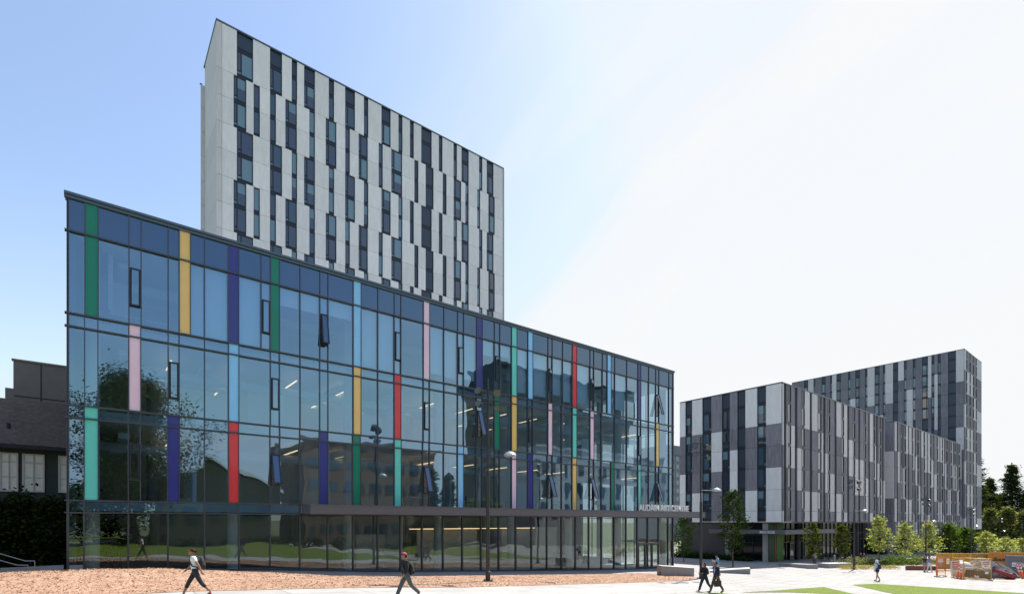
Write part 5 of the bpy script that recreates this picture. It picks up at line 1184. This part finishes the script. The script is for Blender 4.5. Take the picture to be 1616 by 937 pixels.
p = person('man in a bright blue t-shirt looking at a phone, behind the walking pair', (u,v,z), (-.75,.55), 1.74, legs=((8,2),(-10,10)), arms=((14,88,6),(14,88,6)), lean=6, shirt=cloth('blue t-shirt',(.06,.30,.62)), sleeve=.5, trousers=cloth('tan shorts',(.38,.30,.22)), leglen=.45, shoes=M_blk)
r, k, rot, info, S_ = p; hd = info[2][1]; o = bpy.data.objects.new('phone', None); C.objects.link(o); o.location = r.location; o.rotation_euler = r.rotation_euler; tag(o, 'pale phone held by the man in the bright blue t-shirt', 'phone')
m = MB(); m.box(hd.x-.005,hd.x+.075,hd.y+.03,hd.y+.045,hd.z,hd.z+.15); chq(o, 'phone_case', m, M_white)
p = person('person in a pale hooded top and navy shorts walking away across the plaza', AT(1384.5,916.5), (-.25,.97), 1.72, legs=((14,4),(-12,22)), arms=((8,22,10),(-8,22,10)), lean=3, shirt=cloth('pale hoodie',(.60,.62,.66)), trousers=cloth('navy shorts',(.02,.02,.045)), leglen=.45, hood=cloth('white hood',(.68,.69,.72)), shoes=M_blk, loose=.02)
backpack('navy backpack worn by the person in the pale hooded top', p, cloth('navy bag',(.03,.04,.09)))
u, v, z = G(1459,901.5)
person('woman in a navy top and denim shorts walking near the rusty steel wall', (u,v,z), (.1,-1), 1.66, legs=((10,3),(-10,12)), shirt=cloth('navy top',(.03,.035,.06)), sleeve=.5, trousers=cloth('denim shorts',(.20,.24,.34)), leglen=.45, hairstyle='long', hair=M_hairb)
u, v, z = G(1466.5,902)
person('woman in a grey top and white trousers walking near the rusty steel wall', (u,v,z), (.1,-1), 1.68, legs=((-8,12),(12,3)), shirt=cloth('grey top',(.20,.22,.28)), sleeve=.5, trousers=cloth('white trousers',(.62,.62,.64)), hairstyle='long')
u, v, z = G(1286,893)
person('person in a grey shirt standing by the low bench near the doors', (u,v,z), (.2,1), 1.7, legs=((3,1),(-3,3)), arms=((20,60,10),(20,60,10)), shirt=cloth('grey shirt',(.30,.30,.32)), trousers=cloth('grey trousers',(.10,.105,.10)))
for px, c, lb, cp in ((1357.5,(.02,.025,.03),'seated person in dark clothes and a pink cap by the shrub bed',cloth('pink cap',(.6,.10,.16))),(1362.8,(.10,.03,.05),'seated person with fair hair and a dark red top by the shrub bed',None)):
    u, v = P(px, 71.5); r_ = thing('cafe_chair', 'dark metal chair under the '+lb.split(' by ')[0], 'chair', (u,v,h(u)), 'cafe chairs outside the residence', rot=R(180)-TH*0, local=True); m = MB(); m.box(-.22,.22,-.22,.22,.46,.5); part('seat', m, M_steel, r_)
    m = MB(); m.box(-.2,.2,.2,.23,.6,1.0); part('backrest', m, M_steel, r_)
    for x in (-.19,.19):
        for y in (-.19,.19): m = MB(); m.tube((x,y,0),(x,y,.46),.014); part('leg', m, M_steel, r_)
    person(lb, (u,v,h(u)), (math.cos(TH-R(90)),math.sin(TH-R(90))), 1.68, legs=((84,84),(82,80)), arms=((35,50,8),(30,55,8)), lean=4, shirt=cloth(lb[:24],c), trousers=cloth('navy jeans',(.02,.025,.05)), cap=cp, hair=mat('fair hair',(.30,.2,.11),.6), sit=True, zoff=-.30)
# a few things standing inside behind the glass
def desk(px, zf_, vv, label):
    u = onv(px, AV+vv); r = thing('work_table', label, 'table', (u,AV+vv,zf_), 'work tables inside the glass building', local=True); m = MB(); m.box(-.9,.9,-.4,.4,.72,.76); part('table_top', m, M_white, r)
    for x in (-.8,.8):
        for y in (-.33,.33): m = MB(); m.tube((x,y,0),(x,y,.72),.025,.025,6); part('leg', m, M_steel, r)
def stool(px, zf_, vv, label):
    u = onv(px, AV+vv); r = thing('studio_chair', label, 'chair', (u,AV+vv,zf_), 'studio chairs inside the glass building', local=True, rot=R((px*37)%90)); m = MB(); m.box(-.22,.22,-.22,.22,.44,.48); part('seat', m, M_steel, r); m = MB(); m.box(-.21,.21,.19,.22,.55,.95); part('backrest', m, M_steel, r)
    for x in (-.18,.18):
        for y in (-.18,.18): m = MB(); m.tube((x*1.2,y*1.2,0),(x,y,.44),.015,.015,5); part('leg', m, M_steel, r)
for px, z, fl_ in ((180,Z4,'top floor, far left'),(235,Z4,'top floor, right of the operable window'),(650,Z2,'second floor under the tilted window'),(745,Z2,'second floor right of the light blue panel'),(790,Z2,'second floor left of the pink panel'),(880,Z2,'second floor left of the yellow panel'),(950,Z2,'second floor left of the green panel')):
    desk(px, z, 1.6, 'white topped work table behind the glass, '+fl_); stool(px-6, z, 1.0, 'dark studio chair behind the glass, '+fl_)
